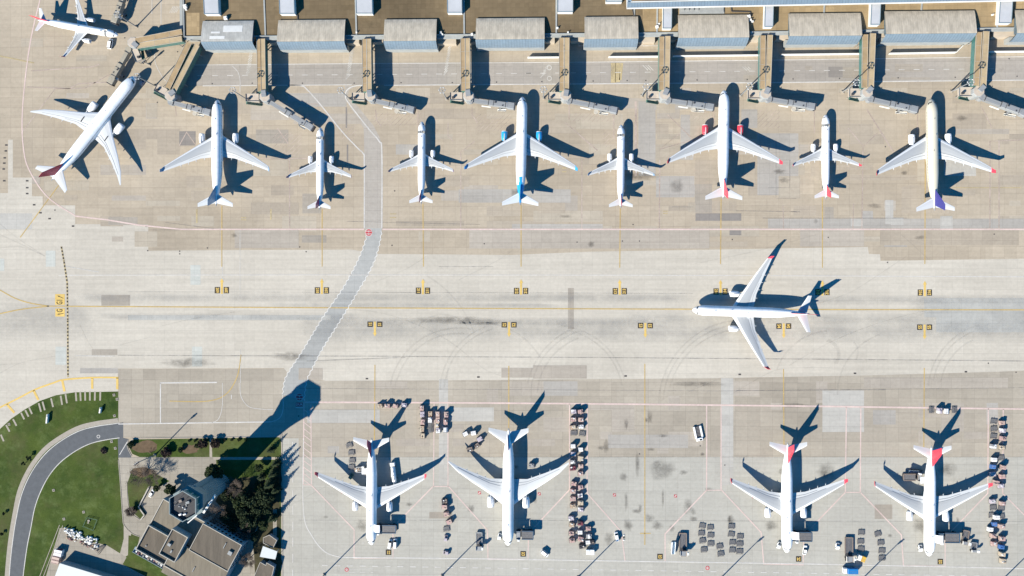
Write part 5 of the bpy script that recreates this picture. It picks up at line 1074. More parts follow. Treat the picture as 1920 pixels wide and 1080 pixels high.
# ================================================================== LIGHT MASTS
def mast(x, y, h, label, ring=True, nm='light_mast'):
    p = W(x, y); r = thing(nm, label, 'light mast', (*p, 0), 0, 'tall light masts around the aprons')
    mb = MB(); mb.box(0, 0, 0, 1.4, 1.4, .5, 0, 0, .1); mb.cyl(0, 0, .5, 1.3, .45, 10); mb.build('footing', 'kerb', r)
    mb = MB(); mb.tube([(0, 0, .5), (0, 0, h * .5), (0, 0, h)], [.34, .27, .19], 10); mb.build('pole', 'metal', r)
    mb = MB()
    if ring:
        R = 1.55; mb.tube([(R * math.cos(2 * math.pi * k / 20), R * math.sin(2 * math.pi * k / 20), h) for k in range(21)], .12, 6)
        for k in range(4): a = k * H90; mb.tube([(0, 0, h + .1), (R * math.cos(a), R * math.sin(a), h)], .07, 5)
        hd = mb.build('lamp_ring', 'metal', r)
        for k in range(6):
            m2 = MB(); a = k * math.pi / 3; m2.box(R * math.cos(a), R * math.sin(a), h - .45, .55, .45, .4, a, 0, .05); m2.build('floodlight', 'lead', hd)
    else:
        mb.box(0, 0, h, 2.6, .2, .2, .6); mb.box(0, 0, h - 1.0, 2.2, .2, .2, .6); hd = mb.build('lamp_bar', 'metal', r)
        for k in (-1, 0, 1):
            for z in (0, -1.0):
                m2 = MB(); m2.box(k * 1.0 * math.cos(.6) + .3, k * 1.0 * math.sin(.6) - .3, h + z - .1, .62, .5, .4, .6, 0, .05); m2.build('floodlight', 'dark', hd)
    return r
for x, y, wh_ in ((256, 50, 'by the corner airliner nose'), (462.5, 186, 'left of the crossing road gangway'), (656, 186, 'on the crossing road kerb'), (837.5, 186, 'left of the blue-engined jet'), (1019, 184.5, 'right of the blue-engined jet nose'), (1203, 180, 'left of the red-engined jet'), (1388, 179.5, 'right of the red-engined jet nose'), (1579.5, 172.5, 'left of the cream jet'), (1783, 172, 'right of the cream jet nose'), (291, 161, 'by the diagonal corner gangway')):
    mast(x, y, 20, 'tall mast with a ring of floodlights ' + wh_)
mast(280, 121, 6.5, 'short lamp post in front of the long diagonal airliner nose', False)
for x, y, wh_ in ((608, 1077.5, 'below the maroon-finned freighter'), (829, 1079, 'below left of the raked-wing freighter'), (1084, 1082, 'below the long double cargo row'), (1349, 1086, 'below the empty dolly yard'), (1611, 1091, 'below the blue box truck'), (1873, 1093, 'in the lower right corner'), (291, 853, 'on the lawn near the control tower')):
    mast(x, y, 21, 'tall mast with floodlights on a bar ' + wh_, False)
for x, y, s, lb in ((1169.5, 1008, .9, 'white and black wheel chocks beside the van on the empty stand'), ):
    r = thing('wheel_chocks', lb, 'chocks', (*W(x, y), 0)); 
    for k in range(3):
        mb = MB(); mb.box(0, k * 1.3 - 1.3, 0, .9, .5, .35, .5, 0, .08); mb.build('chock', 'dark' if k % 2 else 'truckw', r)
# ================================================================== LAWNS, CURVED ROAD, TOWER CORNER
mb = MB(); mb.flat(WP([(-200, 980), (-60, 870), (-2, 806), (21, 785), (46, 768), (74, 752), (105, 741), (141, 735.5), (222, 734), (222, 860), (226, 911), (230, 967), (233, 985), (246, 999), (262, 1006), (258, 1030), (330, 1072), (380, 1110), (380, 1300), (-200, 1300)]), .012)
tag(mb.build('grass', 'grass'), 'mown green grass beside the curved road', 'grass', kind='stuff')
outer = [(224, 793), (211, 795), (183, 799), (151, 807), (120, 823), (92, 844), (70, 869), (53, 897), (40, 929), (32, 964), (26, 999), (21, 1038), (17, 1085), (14, 1130)]
inner = [(224, 821), (197, 825), (169, 832), (141, 846), (113, 867), (92, 892), (76, 922), (65, 953), (58, 989), (51, 1024), (46, 1059), (43, 1085), (40, 1130)]
so, si = smoothpath(outer, 5), smoothpath(inner, 5)
mb = MB(); mb.flat(WP([(231, 792)] + so + si[::-1] + [(231, 821)]), .030); mb.flat(WP([(221, 821), (231, 821), (240, 823), (240, 838), (246, 855), (246, 858), (222, 858)]), .034)
struct(mb.build('curved_road', 'asphalt'), 'dark asphalt road curving through the grass')
mb = MB(); P = WP([(x - 4.2 * (1 if k > 4 else .6), y - 5.0 * (1 if k < 9 else .25)) for k, (x, y) in enumerate(outer)]); Q = smoothpath(P, 4); mb.ribbon(Q, 2.5, .033)
struct(mb.build('road_shoulder', 'kerb'), 'beige kerb strip along the curved road')
mb = MB(); mb.ribbon(WP(so), .42, .040); mb.ribbon(WP(si), .42, .040); mb.ribbon(WP([(224, 853), (239, 828)]), .4, .040)
struct(mb.build('curved_road_lines', 'white_paint'), 'white edge lines of the curved road')
mb = MB()
for k in range(16): a = k * math.pi / 8; mb.flat(WP([(184.5 + r * math.cos(a + d), 818.5 + r * math.sin(a + d)) for r, d in ((3.3, 0), (3.3, math.pi / 8), (2.2, math.pi / 8), (2.2, 0))]), .041)
struct(mb.build('road_sign_marking', 'white_paint'), 'round speed marking on the curved road')
mb = MB()
for x0, y0, dx in [(2, 815, 5), (12, 797, 6), (25, 786, 6), (40, 774, 5.5), (48, 769, 5.5), (55, 764, 5), (73, 756, 4), (80, 753, 4), (96, 747, 3.5), (114, 742, 2.5), (123, 739, 2.5), (142, 735, 1.2), (150.5, 734.5, .8), (159.5, 734, .3), (168.5, 734, 0), (178, 734, -.3), (188, 734, -.3)]:
    L = 18 if x0 > 100 else 17; mb.ribbon(WP([(x0 - dx * .1, y0), (x0 + dx, y0 + L * (.72 if x0 < 60 else .95))]), .95, .022)
struct(mb.build('concrete_lamp_strips', 'kerb'), 'short concrete strips set in the grass edge')
lr = 0
for x0, y0, lb in [(98, 874, 'leftmost'), ]: pass
mb = MB(); P = [(222, 857), (405, 857), (527, 857), (527, 862), (405, 862), (402, 885), (440, 935), (480, 960), (505, 1010), (507, 1300), (250, 1300), (255, 1040), (262, 1006), (246, 999), (233, 985), (230, 967), (226, 911)]
mb.flat(WP(P), .020); struct(mb.build('tower_yard', 'yard'), 'weathered concrete yard around the control tower')
mb = MB(); mb.flat(WP([(232, 985), (246, 999), (244, 1038), (235, 1044), (224, 1042), (232, 1010)]), .024); mb.flat(WP([(393, 822), (397, 822), (398, 857), (393, 857)]), .050); mb.flat(WP([(400, 857), (527, 857), (527, 862), (400, 862)]), .050)
struct(mb.build('footpath', 'kerb'), 'narrow concrete footpaths')
gr = [[(250, 824), (525, 820), (527, 827), (527, 857), (262, 857), (248, 851), (242, 838)],
      [(405, 862), (527, 862), (527, 1300), (500, 1300), (500, 1010), (470, 965), (430, 945), (408, 900)],
      [(248, 880), (272, 878), (318, 902), (300, 912), (278, 912), (262, 945), (274, 963), (265, 975), (243, 955), (238, 908)],
      [(241, 1004), (262, 1006), (252, 1034), (330, 1072), (370, 1105), (320, 1105), (230, 1058), (240, 1040)]]
mb = MB()
for i, g in enumerate(gr): mb.flat(WP(g), .040 + i * .001)
tag(mb.build('grass', 'grass'), 'grass plots around the control tower', 'grass', kind='stuff')
mb = MB(); rr = random.Random(3)
BZ = [0]
def blob(x, y, rx, ry, z):
    BZ[0] += 1; z += BZ[0] * .0011
    mb.flat(WP([(x + rx * rr.uniform(.75, 1.15) * math.cos(2 * math.pi * k / 18), y + ry * rr.uniform(.75, 1.15) * math.sin(2 * math.pi * k / 18)) for k in range(18)]), z)
for a in ((272, 838, 26, 12), (357, 842, 16, 9), (265, 885, 22, 9)): blob(*a, .048)
struct(mb.build('bare_soil', 'soil'), 'bare brown soil in the lawn'); mb = MB()
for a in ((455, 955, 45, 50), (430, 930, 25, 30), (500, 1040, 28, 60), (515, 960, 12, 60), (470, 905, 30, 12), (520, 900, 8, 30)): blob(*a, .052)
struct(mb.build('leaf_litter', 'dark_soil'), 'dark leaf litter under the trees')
mb = MB()
for pts in ([(525, 822), (529, 830), (530, 1085)], [(246, 822), (520, 818.5)], [(241, 824), (239, 838), (247, 855)], [(238, 905), (242, 955), (264, 976)], [(222, 862), (226, 911), (230, 967), (233, 985), (247, 1000), (262, 1006)], [(118, 985), (80, 1085)], [(112, 984), (73, 1085)]):
    P = WP(smoothpath(pts, 4)); 
    for a, b in zip(P, P[1:]): mb.bar(a, b, .35, .14, .02)
struct(mb.build('kerbstones', 'kerb'), 'raised kerbstones round the lawns')
mb = MB(); mb.flat(WP([(512, 955), (519, 955), (519, 1010), (512, 1010)]), .06); mb.flat(WP([(112, 990), (130, 990), (145, 1010), (200, 1022), (258, 1058), (330, 1110), (78, 1110)]), .036); struct(mb.build('shed_yard', 'yard'), 'pale concrete yard in front of the shed')
# ------------------------------------------------------------------ administration building
BW = Vector(W(255.3, 1029, 10)); E1 = Vector((math.cos(math.radians(-28.3)), math.sin(math.radians(-28.3)))); E2 = Vector((-E1.y, E1.x))
ab = thing('office_building', 'brown flat roofed office block at the foot of the control tower', 'building', (BW.x, BW.y, 0))
def AP(u, v): p = BW + E1 * u + E2 * v; return (p.x, p.y)
def bq(u0, v0, u1, v1): return [AP(u0, v0), AP(u1, v0), AP(u1, v1), AP(u0, v1)]
def abb(mb, name, mats, parent=None):
    o = mb.build(name, mats); o.parent = parent or ab
    if parent is None: o.matrix_parent_inverse = Matrix.Translation(-ab.location)
    return o
def parapet(mb, u0, v0, u1, v1, z, h=.8, t=.4):
    mb.bar(AP(u0, v0 + t / 2), AP(u1, v0 + t / 2), t, h, z); mb.bar(AP(u0, v1 - t / 2), AP(u1, v1 - t / 2), t, h, z); mb.bar(AP(u0 + t / 2, v0 + t), AP(u0 + t / 2, v1 - t), t, h, z); mb.bar(AP(u1 - t / 2, v0 + t), AP(u1 - t / 2, v1 - t), t, h, z)
mb = MB(); mb.prism(bq(0, 0, 18, 15), 0, 9.6, 0, mt=1); abb(mb, 'west_wing', ['bwall', 'broof1'])
mb = MB(); mb.prism(bq(0, 15.02, 26, 30.7), 0, 9.0, 0, mt=1); abb(mb, 'low_wing', ['bwall', 'broof2'])
mb = MB(); mb.prism(bq(26.02, 14.4, 50, 30.7), 0, 11.6, 0, mt=1); abb(mb, 'east_wing', ['bwall', 'broof1'])
mb = MB(); mb.prism(bq(18.02, -4, 50, 14.38), 0, 10.6, 0, mt=1); abb(mb, 'south_wing', ['bwall', 'broof2'])
mb = MB(); mb.prism(bq(13.3, 6, 23, 21.3), 9.0, 13.4, 0, mt=1); ph = abb(mb, 'penthouse', ['bwall', 'broof1'])
mb = MB(); parapet(mb, 0, 0, 18, 15, 9.6, 1.3); parapet(mb, 26.02, 14.4, 50, 30.7, 11.6, .35, .3); mb.bar(AP(0, 30.5), AP(26, 30.5), .4, .5, 9); mb.bar(AP(.2, 15.4), AP(.2, 30.3), .4, .5, 9); mb.bar(AP(18, 0), AP(50, 0), .4, .5, 10.6)
abb(mb, 'parapet', 'coping'); mb = MB(); parapet(mb, 13.3, 6, 23, 21.3, 13.4, 1.0, .35); o = mb.build('penthouse_parapet', 'coping'); o.parent = ph
mb = MB()
for u, v, z, a, b, c in ((16, 13, 13.4, 1.8, 1.4, 1.2), (18.5, 10, 13.4, .8, 1.5, .5), (46.5, 24, 11.6, 2.2, 2.0, 1.0), (42, 26, 11.6, .35, 3.2, .5), (33, 6, 10.6, .35, 2.8, .5), (4, 4, 9.6, .6, .6, .5)): mb.box(*AP(u, v), z, a, b, c, math.radians(-28.3))
abb(mb, 'roof_unit', 'wallg')
for k in range(10):
    for fl in range(3):
        mb = MB(); p = AP(27.6 + k * 2.3, 30.76); mb.box(p[0], p[1], 1.3 + fl * 3.5, 1.2, .12, 1.5, math.radians(-28.3)); abb(mb, 'window', 'glass')
for k in range(6):
    for fl in range(3):
        mb = MB(); p = AP(50.06, 16 + k * 2.4); mb.box(p[0], p[1], 1.3 + fl * 3.5, .12, 1.2, 1.5, math.radians(-28.3)); abb(mb, 'window', 'glass')
mb = MB(); mb.bar(AP(-1.5, -1.5), AP(36, -1.5), 3.0, .4, 8.0); mb.bar(AP(-1.5, -2.9), AP(36, -2.9), .2, .9, 8.4); abb(mb, 'balcony', 'bwall')
rq = random.Random(4)
for k in range(15):
    u = .5 + k * 1.55; p = AP(u, -1.6 + rq.uniform(-.5, .5)); r = thing('cooling_unit' if k % 3 else 'crate', 'x', 'cooling unit' if k % 3 else 'crate', (*p, 8.4), math.radians(-28.3), 'units and crates on the office balcony')
    col = ['wallw', 'c_maroon', 'c_orange', 'wallg', 'truckw', 'c_brown'][k % 6]; mb = MB(); mb.box(0, 0, 0, rq.uniform(.7, 1.3), rq.uniform(.7, 1.4), rq.uniform(.6, 1.2), 0, 0, .05); mb.build('casing', col, r)
    mb = MB(); mb.cyl(0, 0, 1.2, 1.26, .26, 12) if k % 3 else mb.box(0, 0, 1.21, .5, .06, .05); mb.build('fan_grille' if k % 3 else 'lid_batten', 'dark', r)
    r['label'] = f"{ {'wallw':'white','c_maroon':'maroon','c_orange':'orange','wallg':'grey','truckw':'bright white','c_brown':'brown'}[col] } {'cooling unit' if k % 3 else 'crate'}, {ORD[k]} from left on the office block balcony"
# ------------------------------------------------------------------ control tower
HT = 46.5; TC = Vector(W(342, 949.5, HT))
ct = thing('control_tower', 'tall control tower with fluted shaft and hexagonal cab with dark roof', 'tower', (TC.x, TC.y, 0))
hexa = lambda R, z, a0=H90: [(R * math.cos(a0 + k * math.pi / 3), R * math.sin(a0 + k * math.pi / 3), z) for k in range(6)]
mb = MB(); N = 48; fl = lambda z, r: [((r + (.22 if k % 2 else -.18)) * math.cos(2 * math.pi * k / N), (r + (.22 if k % 2 else -.18)) * math.sin(2 * math.pi * k / N), z) for k in range(N)]
mb.loft([fl(0, 5.0), fl(20, 4.3), fl(27, 4.2)], 0, False); mb.build('shaft', 'towerw', ct)
mb = MB(); hx = lambda R, z: [(R * f * math.cos(a), R * f * math.sin(a), z) for a, f in [(H90 + 2 * math.pi * k / 24, .90 / max(.866, math.cos((2 * math.pi * k / 24) % (math.pi / 3) - math.pi / 6))) for k in range(24)]]
mb.loft([hx(4.6, 27), hx(5.6, 32), hx(7.6, 37.5), hx(8.3, 38.6)], 0, False); mb.build('flared_collar', 'towerw', ct)
mb = MB(); mb.loft([hexa(8.6, 38.6), hexa(8.7, 40.4)], 0, False); mb.loft([hexa(8.7, 40.4), hexa(6.4, 40.45)], 0, False, False); gl = mb.build('gallery', 'towerw', ct)
mb = MB(); mb.loft([hexa(6.6, 40.4), hexa(7.35, 44.4)], 0, False); mb.build('cab_glazing', 'teal', ct); mb = MB()
for k in range(6):
    a = hexa(6.7, 40.4)[k]; b = hexa(7.45, 44.4)[k]; mb.tube([a, b], .16, 6)
    c = hexa(6.7, 40.4)[(k + 1) % 6]; d = hexa(7.45, 44.4)[(k + 1) % 6]; mb.tube([tuple((a[i] + c[i]) / 2 for i in range(3)), tuple((b[i] + d[i]) / 2 for i in range(3))], .10, 6)
mb.build('cab_mullion', 'wallw', ct)
mb = MB(); mb.loft([hexa(7.5, 44.4), hexa(7.75, HT)], 0, False, False); mb.loft([hexa(7.75, HT), hexa(7.35, HT)], 0, False, False); mb.loft([hexa(7.35, HT), hexa(7.35, 45.0)], 0, False, False); mb.build('roof_parapet', 'towerw', ct)
mb = MB(); mb.add(hexa(7.4, 45.02), [(0, 1, 2, 3, 4, 5)]); mb.add(hexa(7.4, 44.5), [(5, 4, 3, 2, 1, 0)]); mb.build('cab_roof', 'tarroof', ct)
for x, y, a, b, h, m in ((-1.4, 2.4, 1.6, 1.3, .9, 'c_brown'), (2.2, 1.7, 1.8, 1.2, .8, 'wallg'), (-.3, -.8, .5, .5, .7, 'wallw'), (.9, -1.6, .7, .5, .7, 'wallw'), (-2.2, -.4, .8, .4, .4, 'wallg'), (-1.6, -4.3, 1.4, .9, .8, 'truckw'), (.6, -4.2, 1.5, .7, .7, 'truckw'), (-3.8, .6, .3, .3, 1.8, 'metal'), (1.3, .4, .4, 1.4, .4, 'wallg')):
    mb = MB(); mb.box(x, y, 45.02, a, b, h, .35, 0, .08); mb.build('roof_equipment', m, ct)
mb = MB()
for x, y in ((-.8, 1.2), (1.6, -.4), (3.2, 2.2), (-2.9, 2.6)): mb.tube([(x, y, 45), (x, y, 49.5)], .06, 6); mb.tube([(x - .5, y, 48), (x + .5, y, 48)], .05, 5)
mb.build('aerial', 'metal', ct)
mb = MB(); mb.bar((7.3, -5.2), (13.5, 4.0), 1.1, .3, 39.2); mb.bar((6.9, -4.5), (2.2, -8.4), .5, .5, 45.2)
for k in range(5): t = k / 4; mb.box(8.2 + 4.9 * t, -3.9 + 7.3 * t, 39.5, .8, .7, .7, .9)
mb.build('service_gantry', 'wallw', ct)
mb = MB(); mb.box(-2.2, 4.8, 0, 3.6, 2.4, 30, .43, 0, .3); mb.build('stair_tower', 'towerw', ct)
# ------------------------------------------------------------------ shed, kiosks and yard items
sh = thing('storage_shed', 'pale sheet roofed shed in the lower left corner', 'building', (*W(130, 1090), 0)); h = 5.2
P = WP([(112, 1056), (250, 1098), (235, 1160), (88, 1120)], h)
def par(o, r): o.parent = r; o.matrix_parent_inverse = Matrix.Translation(-r.location); return o
mb = MB(); mb.prism(P, 0, h - .3, 0); par(mb.build('shed_wall', 'wallg'), sh); mb = MB(); mb.prism([(p[0] + (p[0] - P[0][0]) * .0, p[1]) for p in P], h - .3, h, 0, .05); par(mb.build('shed_roof', 'shed'), sh)
for k, (x, y) in enumerate(((110, 1034), (108.5, 1040), (105, 1047), (104, 1053.5))):
    r = thing('site_container', ['white stacked container, uppermost beside the scrap heap', 'white container, second below the scrap heap', 'white reddish container, third below the scrap heap', 'white reddish container nearest the shed'][k], 'container', (*W(x, y, 2), 0), math.radians(-12), 'white containers beside the shed')
    mb = MB(); mb.box(0, 0, 0, 4.3, 1.7, 2.6, 0, 0, .08); mb.build('shell', 'truckw' if k < 2 else 'c_pink', r); mb = MB(); mb.box(0, .86, .2, 3.4, .06, 2.1); mb.box(0, -.6, 2.6, 3.9, .14, .05); mb.build('door_frame', 'c_maroon', r)
rq = random.Random(21)
dirv = Vector(W(186, 1025)) - Vector(W(120, 998)); a0 = Vector(W(120, 998)); nv = Vector((-dirv.y, dirv.x)).normalized()
for k in range(110):
    t = rq.uniform(0, 1.0); q = a0 + dirv * t + nv * rq.uniform(-2.4, 3.6); hi = (q - a0 - dirv * t).dot(nv)
    col = rq.choice(['truckw', 'c_white', 'wallw', 'wallw']) if hi > -.4 else rq.choice(['c_orange', 'c_maroon', 'c_brown', 'c_orange', 'c_white', 'dark'])
    nm = 'scrap_box'; r = tag(MB().build('scrap_box', col), 'x', 'scrap', 'scrap pieces heaped beside the lawn')
    mb = MB(); w = rq.uniform(.5, 1.2); d = rq.uniform(.5, 1.1); hh = rq.uniform(.5, 1.3) if hi > -.4 else rq.uniform(.3, .8); mb.box(0, 0, 0, w, d, hh, 0, 0, .12); mb.box(w * .2, 0, hh, w * .4, d * .3, .12)
    me = bpy.data.meshes.new('scrap_box'); me.from_pydata(mb.v, [], mb.f); me.materials.append(M[col]); r.data = me
    r.location = (*q, .04); r.rotation_euler = (rq.uniform(-.12, .12), rq.uniform(-.12, .12), rq.uniform(0, 3))
    r['label'] = ('white box' if hi > -.4 else 'rusty coloured piece') + ' in the scrap heap on the lawn edge above the containers'
for k in range(5):
    r = tag(MB().build('scrap_rail', 'c_dark'), 'dark rails bundled at the right end of the scrap heap', 'scrap', 'dark rails at the scrap heap'); mb = MB(); mb.tube([(-3, 0, .3), (3, 0, .35)], .16, 6)
    me = bpy.data.meshes.new('scrap_rail'); me.from_pydata(mb.v, [], mb.f); me.materials.append(M['c_dark']); r.data = me; r.location = (*W(186 + k * 1.5, 1026 + k * 1.2), .1); r.rotation_euler = (0, 0, .5 + k * .1)
for nm, lb, P, h, m1, m2 in (('kiosk', 'small brown roofed kiosk under the white canopy, right of the office block', [(494, 1008), (505, 1003), (519, 1013), (512, 1027), (494, 1018)], 3.2, 'wallg', 'broof1'), ('canopy', 'white square canopy right of the office block', [(493, 1024), (520, 1034), (516, 1049), (487, 1044)], 4.2, 'wallw', 'shed'), ('gatehouse', 'grey roofed gatehouse at the lower edge right of the office block', [(488, 1054), (499, 1060), (500, 1055), (514, 1063), (505, 1100), (473, 1090)], 4.0, 'bwall', 'broof1')):
    c = W(sum(p[0] for p in P) / len(P), sum(p[1] for p in P) / len(P)); r = thing(nm, lb, 'building', (*c, 0)); Q = WP(P, h)
    if nm == 'canopy':
        mb = MB(); mb.prism(Q, h - .25, h, 0); par(mb.build('roof', m2), r); mb = MB()
        for p in Q: mb.cyl(c[0] + (p[0] - c[0]) * .9, c[1] + (p[1] - c[1]) * .9, 0, h - .25, .12, 8)
        par(mb.build('post', m1), r)
    else:
        mb = MB(); mb.prism(Q, 0, h - .2, 0); par(mb.build('wall', m1), r); mb = MB(); mb.prism(Q, h - .19, h, 0, .04); par(mb.build('roof', m2), r); mb = MB()
        for a, b in zip(Q, Q[1:] + Q[:1]): mb.bar(a, b, .25, .3, h - .05)
        par(mb.build('roof_edge', 'coping'), r)
car(284, 925, 58, 'white car parked in the yard left of the control tower', 4.6, 1.9, 1.5)
for x, y, lb, L, d in ((89, 785, 'long white instrument case standing in the grass', 5.0, 84), (188.5, 769, 'short white instrument box standing in the grass', 3.2, 80)):
    r = place(thing('instrument_box', lb, 'equipment box'), x, y, d); mb = MB(); mb.box(0, 0, .3, L, .8, 1.5, 0, 0, .1); mb.build('casing', 'wallw', r); mb = MB(); mb.box(0, 0, 0, L * .9, .5, .3); mb.box(L * .3, 0, 1.8, .5, .4, .2); mb.build('frame', 'metal', r)
for x, y, lb in ((212, 741, 'upper pale ground box at the grass corner'), (218, 749, 'second pale ground box at the grass corner'), (213, 780, 'pale ground box above the curved road end'), (207.5, 828.5, 'pale ground box below the curved road end'), (214.5, 841, 'pale ground box beside the yard lane'), (98.5, 920, 'single pale ground box in the inner lawn'), (15, 796, 'pale ground box at the left grass edge'), (155, 961, 'round pale cover in the inner lawn'), (118, 974, 'round pale cover above the scrap heap')):
    r = place(thing('cable_pit', lb, 'cable pit', group='small pale pits in the grass'), x, y, 10); mb = MB(); mb.box(0, 0, 0, 1.4, 1.4, .18, 0, 0, .04); mb.build('rim', 'kerb', r); mb = MB(); mb.box(0, 0, .18, .7, .7, .04); mb.build('lid', 'dark', r)
for k in range(5):
    h0 = [(168, 974), (182, 972), (181, 985), (165, 984), (168, 974)]
P = WP([(164, 970), (183, 974), (176, 994), (157, 986)]); r = thing('fence', 'low square fence round a plinth in the inner lawn', 'fence', (*P[0], 0)); mb = MB()
for a, b in zip(P, P[1:] + P[:1]): mb.bar(a, b, .06, .12, .9); mb.bar(a, b, .06, .1, .4)
par(mb.build('rail', 'green'), r); mb = MB()
for a, b in zip(P, P[1:] + P[:1]):
    for t in (0, .5): mb.cyl(a[0] + (b[0] - a[0]) * t, a[1] + (b[1] - a[1]) * t, 0, 1.1, .08, 6)
par(mb.build('post', 'green'), r); mb = MB(); mb.box(*W(167, 976), 0, 1.2, 1.0, .5, .2); mb.box(*W(166, 980), 0, .9, .7, .4, .6); par(mb.build('plinth', 'kerb'), r)
# low white garden wall by the parked car
r = thing('garden_wall', 'low pale angled wall beside the parked car', 'wall', (*W(265, 945), 0)); Pp = WP([(280, 914), (261, 950), (272, 965), (265, 974)]); mb = MB()
for a, b in zip(Pp, Pp[1:]): mb.bar(a, b, .45, .9, 0)
par(mb.build('wall', 'wallg'), r); mb = MB()
for a, b in zip(Pp, Pp[1:]): mb.bar(a, b, .6, .12, .9)
par(mb.build('coping', 'coping'), r)
# ------------------------------------------------------------------ trees and bushes
def leafcards(mb, pts, size, n, rng, stretch=1.0, tw=False):
    for (cx, cy, cz, r) in pts:
        for _ in range(n):
            a = rng.uniform(0, 6.283); c = rng.uniform(-.6, 1); q = r * rng.uniform(.55, 1.05) ** .6; s = math.sqrt(max(0, 1 - c * c))
            p = Vector((cx + q * s * math.cos(a), cy + q * s * math.sin(a), cz + q * c * .8))
            u = Vector((rng.gauss(0, 1), rng.gauss(0, 1), rng.gauss(0, 1) * .5)).normalized(); w = u.cross(Vector((rng.gauss(0, 1), rng.gauss(0, 1), rng.gauss(0, 1)))).normalized()
            l = size * rng.uniform(.6, 1.4); k = l * (.12 if tw else .55)
            mb.add([p - u * l, p + w * k, p + u * l, p - w * k], [(0, 1, 2, 3)])
def broad(x, y, R, H, label, leaf='leaf_mid', n=26, clumps=42, seed=0, nm='tree', cat='tree', grp='trees around the control tower', dens=1.0):
    rng = random.Random(seed + int(x * 3 + y)); p = W(x, y); r = thing(nm, label, cat, (*p, 0), 0, grp); mb = MB(); cl = []
    for k in range(clumps):
        a = rng.uniform(0, 6.283); q = R * math.sqrt(rng.uniform(0, 1)) * .86; z = H * (.42 + .5 * (1 - (q / R) ** 2) * rng.uniform(.55, 1)); cl.append((q * math.cos(a), q * math.sin(a), z, R * rng.uniform(.16, .30)))
    mb.tube([(0, 0, 0), (.1, .05, H * .35), (0, .1, H * .7)], [R * .09 + .08, R * .07 + .05, .05], 8)
    for c in cl[::4]: mb.tube([(0, 0, H * .3), (c[0] * .5, c[1] * .5, H * .3 + (c[2] - H * .3) * .6), c[:3]], [R * .04 + .03, .06, .03], 5)
    mb.build('trunk', 'bark', r); mb = MB(); leafcards(mb, cl, R * .085 + .16, int(n * 1.7 * dens), rng); mb.build('crown', leaf, r); return r
def bare(x, y, R, H, label, seed=0):
    rng = random.Random(seed + int(x * 5 + y)); p = W(x, y); r = thing('bare_tree', label, 'tree', (*p, 0), 0, 'trees around the control tower'); mb = MB(); tw = MB()
    mb.tube([(0, 0, 0), (.1, 0, H * .3)], [.28, .2], 7)
    for k in range(13):
        a = k * 2.4 + rng.uniform(-.3, .3); q = R * rng.uniform(.45, 1); e = Vector((q * math.cos(a), q * math.sin(a), H * rng.uniform(.6, 1))); m = Vector((e.x * .45, e.y * .45, H * .5)); mb.tube([(0.1, 0, H * .28), m, e], [.14, .08, .03], 5)
        for j in range(110):
            t = rng.uniform(.25, 1.05); s = m.lerp(e, t) + Vector((rng.gauss(0, .5), rng.gauss(0, .5), rng.gauss(0, .4))) * R * .22; d = Vector((math.cos(a + rng.gauss(0, .8)), math.sin(a + rng.gauss(0, .8)), rng.uniform(-.2, .9))).normalized() * rng.uniform(.5, 1.5); w = Vector((-d.y, d.x, 0)).normalized() * .055
            tw.add([s - w, s + w, s + d], [(0, 1, 2)])
    mb.build('trunk', 'bark', r); tw.build('twigs', 'twig', r); return r
def conifer(x, y, R, H, label, seed=0, leaf='leaf_dark'):
    rng = random.Random(seed + int(x + y * 3)); p = W(x, y); r = thing('conifer', label, 'tree', (*p, 0), 0, 'trees around the control tower'); mb = MB(); mb.tube([(0, 0, 0), (0, 0, H * .95)], [R * .09, .03], 7); mb.build('trunk', 'bark', r); mb = MB(); z = H * .1
    while z < H:
        rr_ = R * (1 - z / H) ** .85 * rng.uniform(.75, 1.1) + .12; nb = max(5, int(rr_ * 6))
        for k in range(nb):
            a = 2 * math.pi * k / nb + rng.uniform(-.3, .3); L = rr_ * rng.uniform(.7, 1.15); tip = Vector((L * math.cos(a), L * math.sin(a), z - L * .22))
            for j in range(7):
                t = (j + .6) / 7; c = Vector((tip.x * t, tip.y * t, z - L * .22 * t)); d = Vector((math.cos(a + rng.gauss(0, .7)), math.sin(a + rng.gauss(0, .7)), rng.gauss(-.1, .35))).normalized() * (.28 + L * .10); w = d.cross(Vector((0, 0, 1))).normalized() * (.14 + L * .05)
                mb.add([c - d * .5, c + w, c + d, c - w], [(0, 1, 2, 3)])
        z += .42 + R * .06
    mb.build('crown', leaf, r); return r
for tx, ty, R, H, lb in ((455, 938, 4.6, 8, 'dark evergreen in the tower shade, nearest the shaft'), (478, 938, 4.4, 8, 'dark evergreen in the tower shade, right of the nearest one'), (446, 982, 3.8, 7, 'dark evergreen close to the office block windows'), (462, 956, 4.4, 8, 'dark evergreen in the middle of the shaded garden, left of another'), (482, 970, 4.0, 8, 'dark evergreen in the lower shaded garden'), (478, 1000, 3.4, 6, 'dark evergreen beside the office block corner'), (506, 948, 3.6, 8, 'dark evergreen between the garden and the kerb row'), (489, 875, 2.4, 5, 'small dark evergreen on the open lawn'), (430, 925, 3.4, 7, 'dark evergreen hugging the tower foot')):
    broad(tx, ty, R, H, lb, 'leaf_mid' if int(tx) % 2 else 'leaf_dark', 24, 30)
conifer(510, 842, 2.2, 8, 'slender conifer on the right lawn beside the tower shadow'); conifer(521, 866, 2.4, 10, 'dark conifer by the road, uppermost of the kerb row'); conifer(518, 884, 3.0, 13, 'dark conifer by the road, second of the kerb row'); conifer(512, 903, 3.6, 14, 'large dark conifer by the road, third of the kerb row'); conifer(522, 915, 2.6, 11, 'dark conifer by the road, fourth of the kerb row'); conifer(516, 968, 2.6, 11, 'lone conifer by the road below the kerb row'); conifer(492, 893, 2.6, 7, 'small conifer on the open lawn right of the tower'); conifer(508, 930, 3.2, 9, 'broad dark conifer in the lower kerb row')
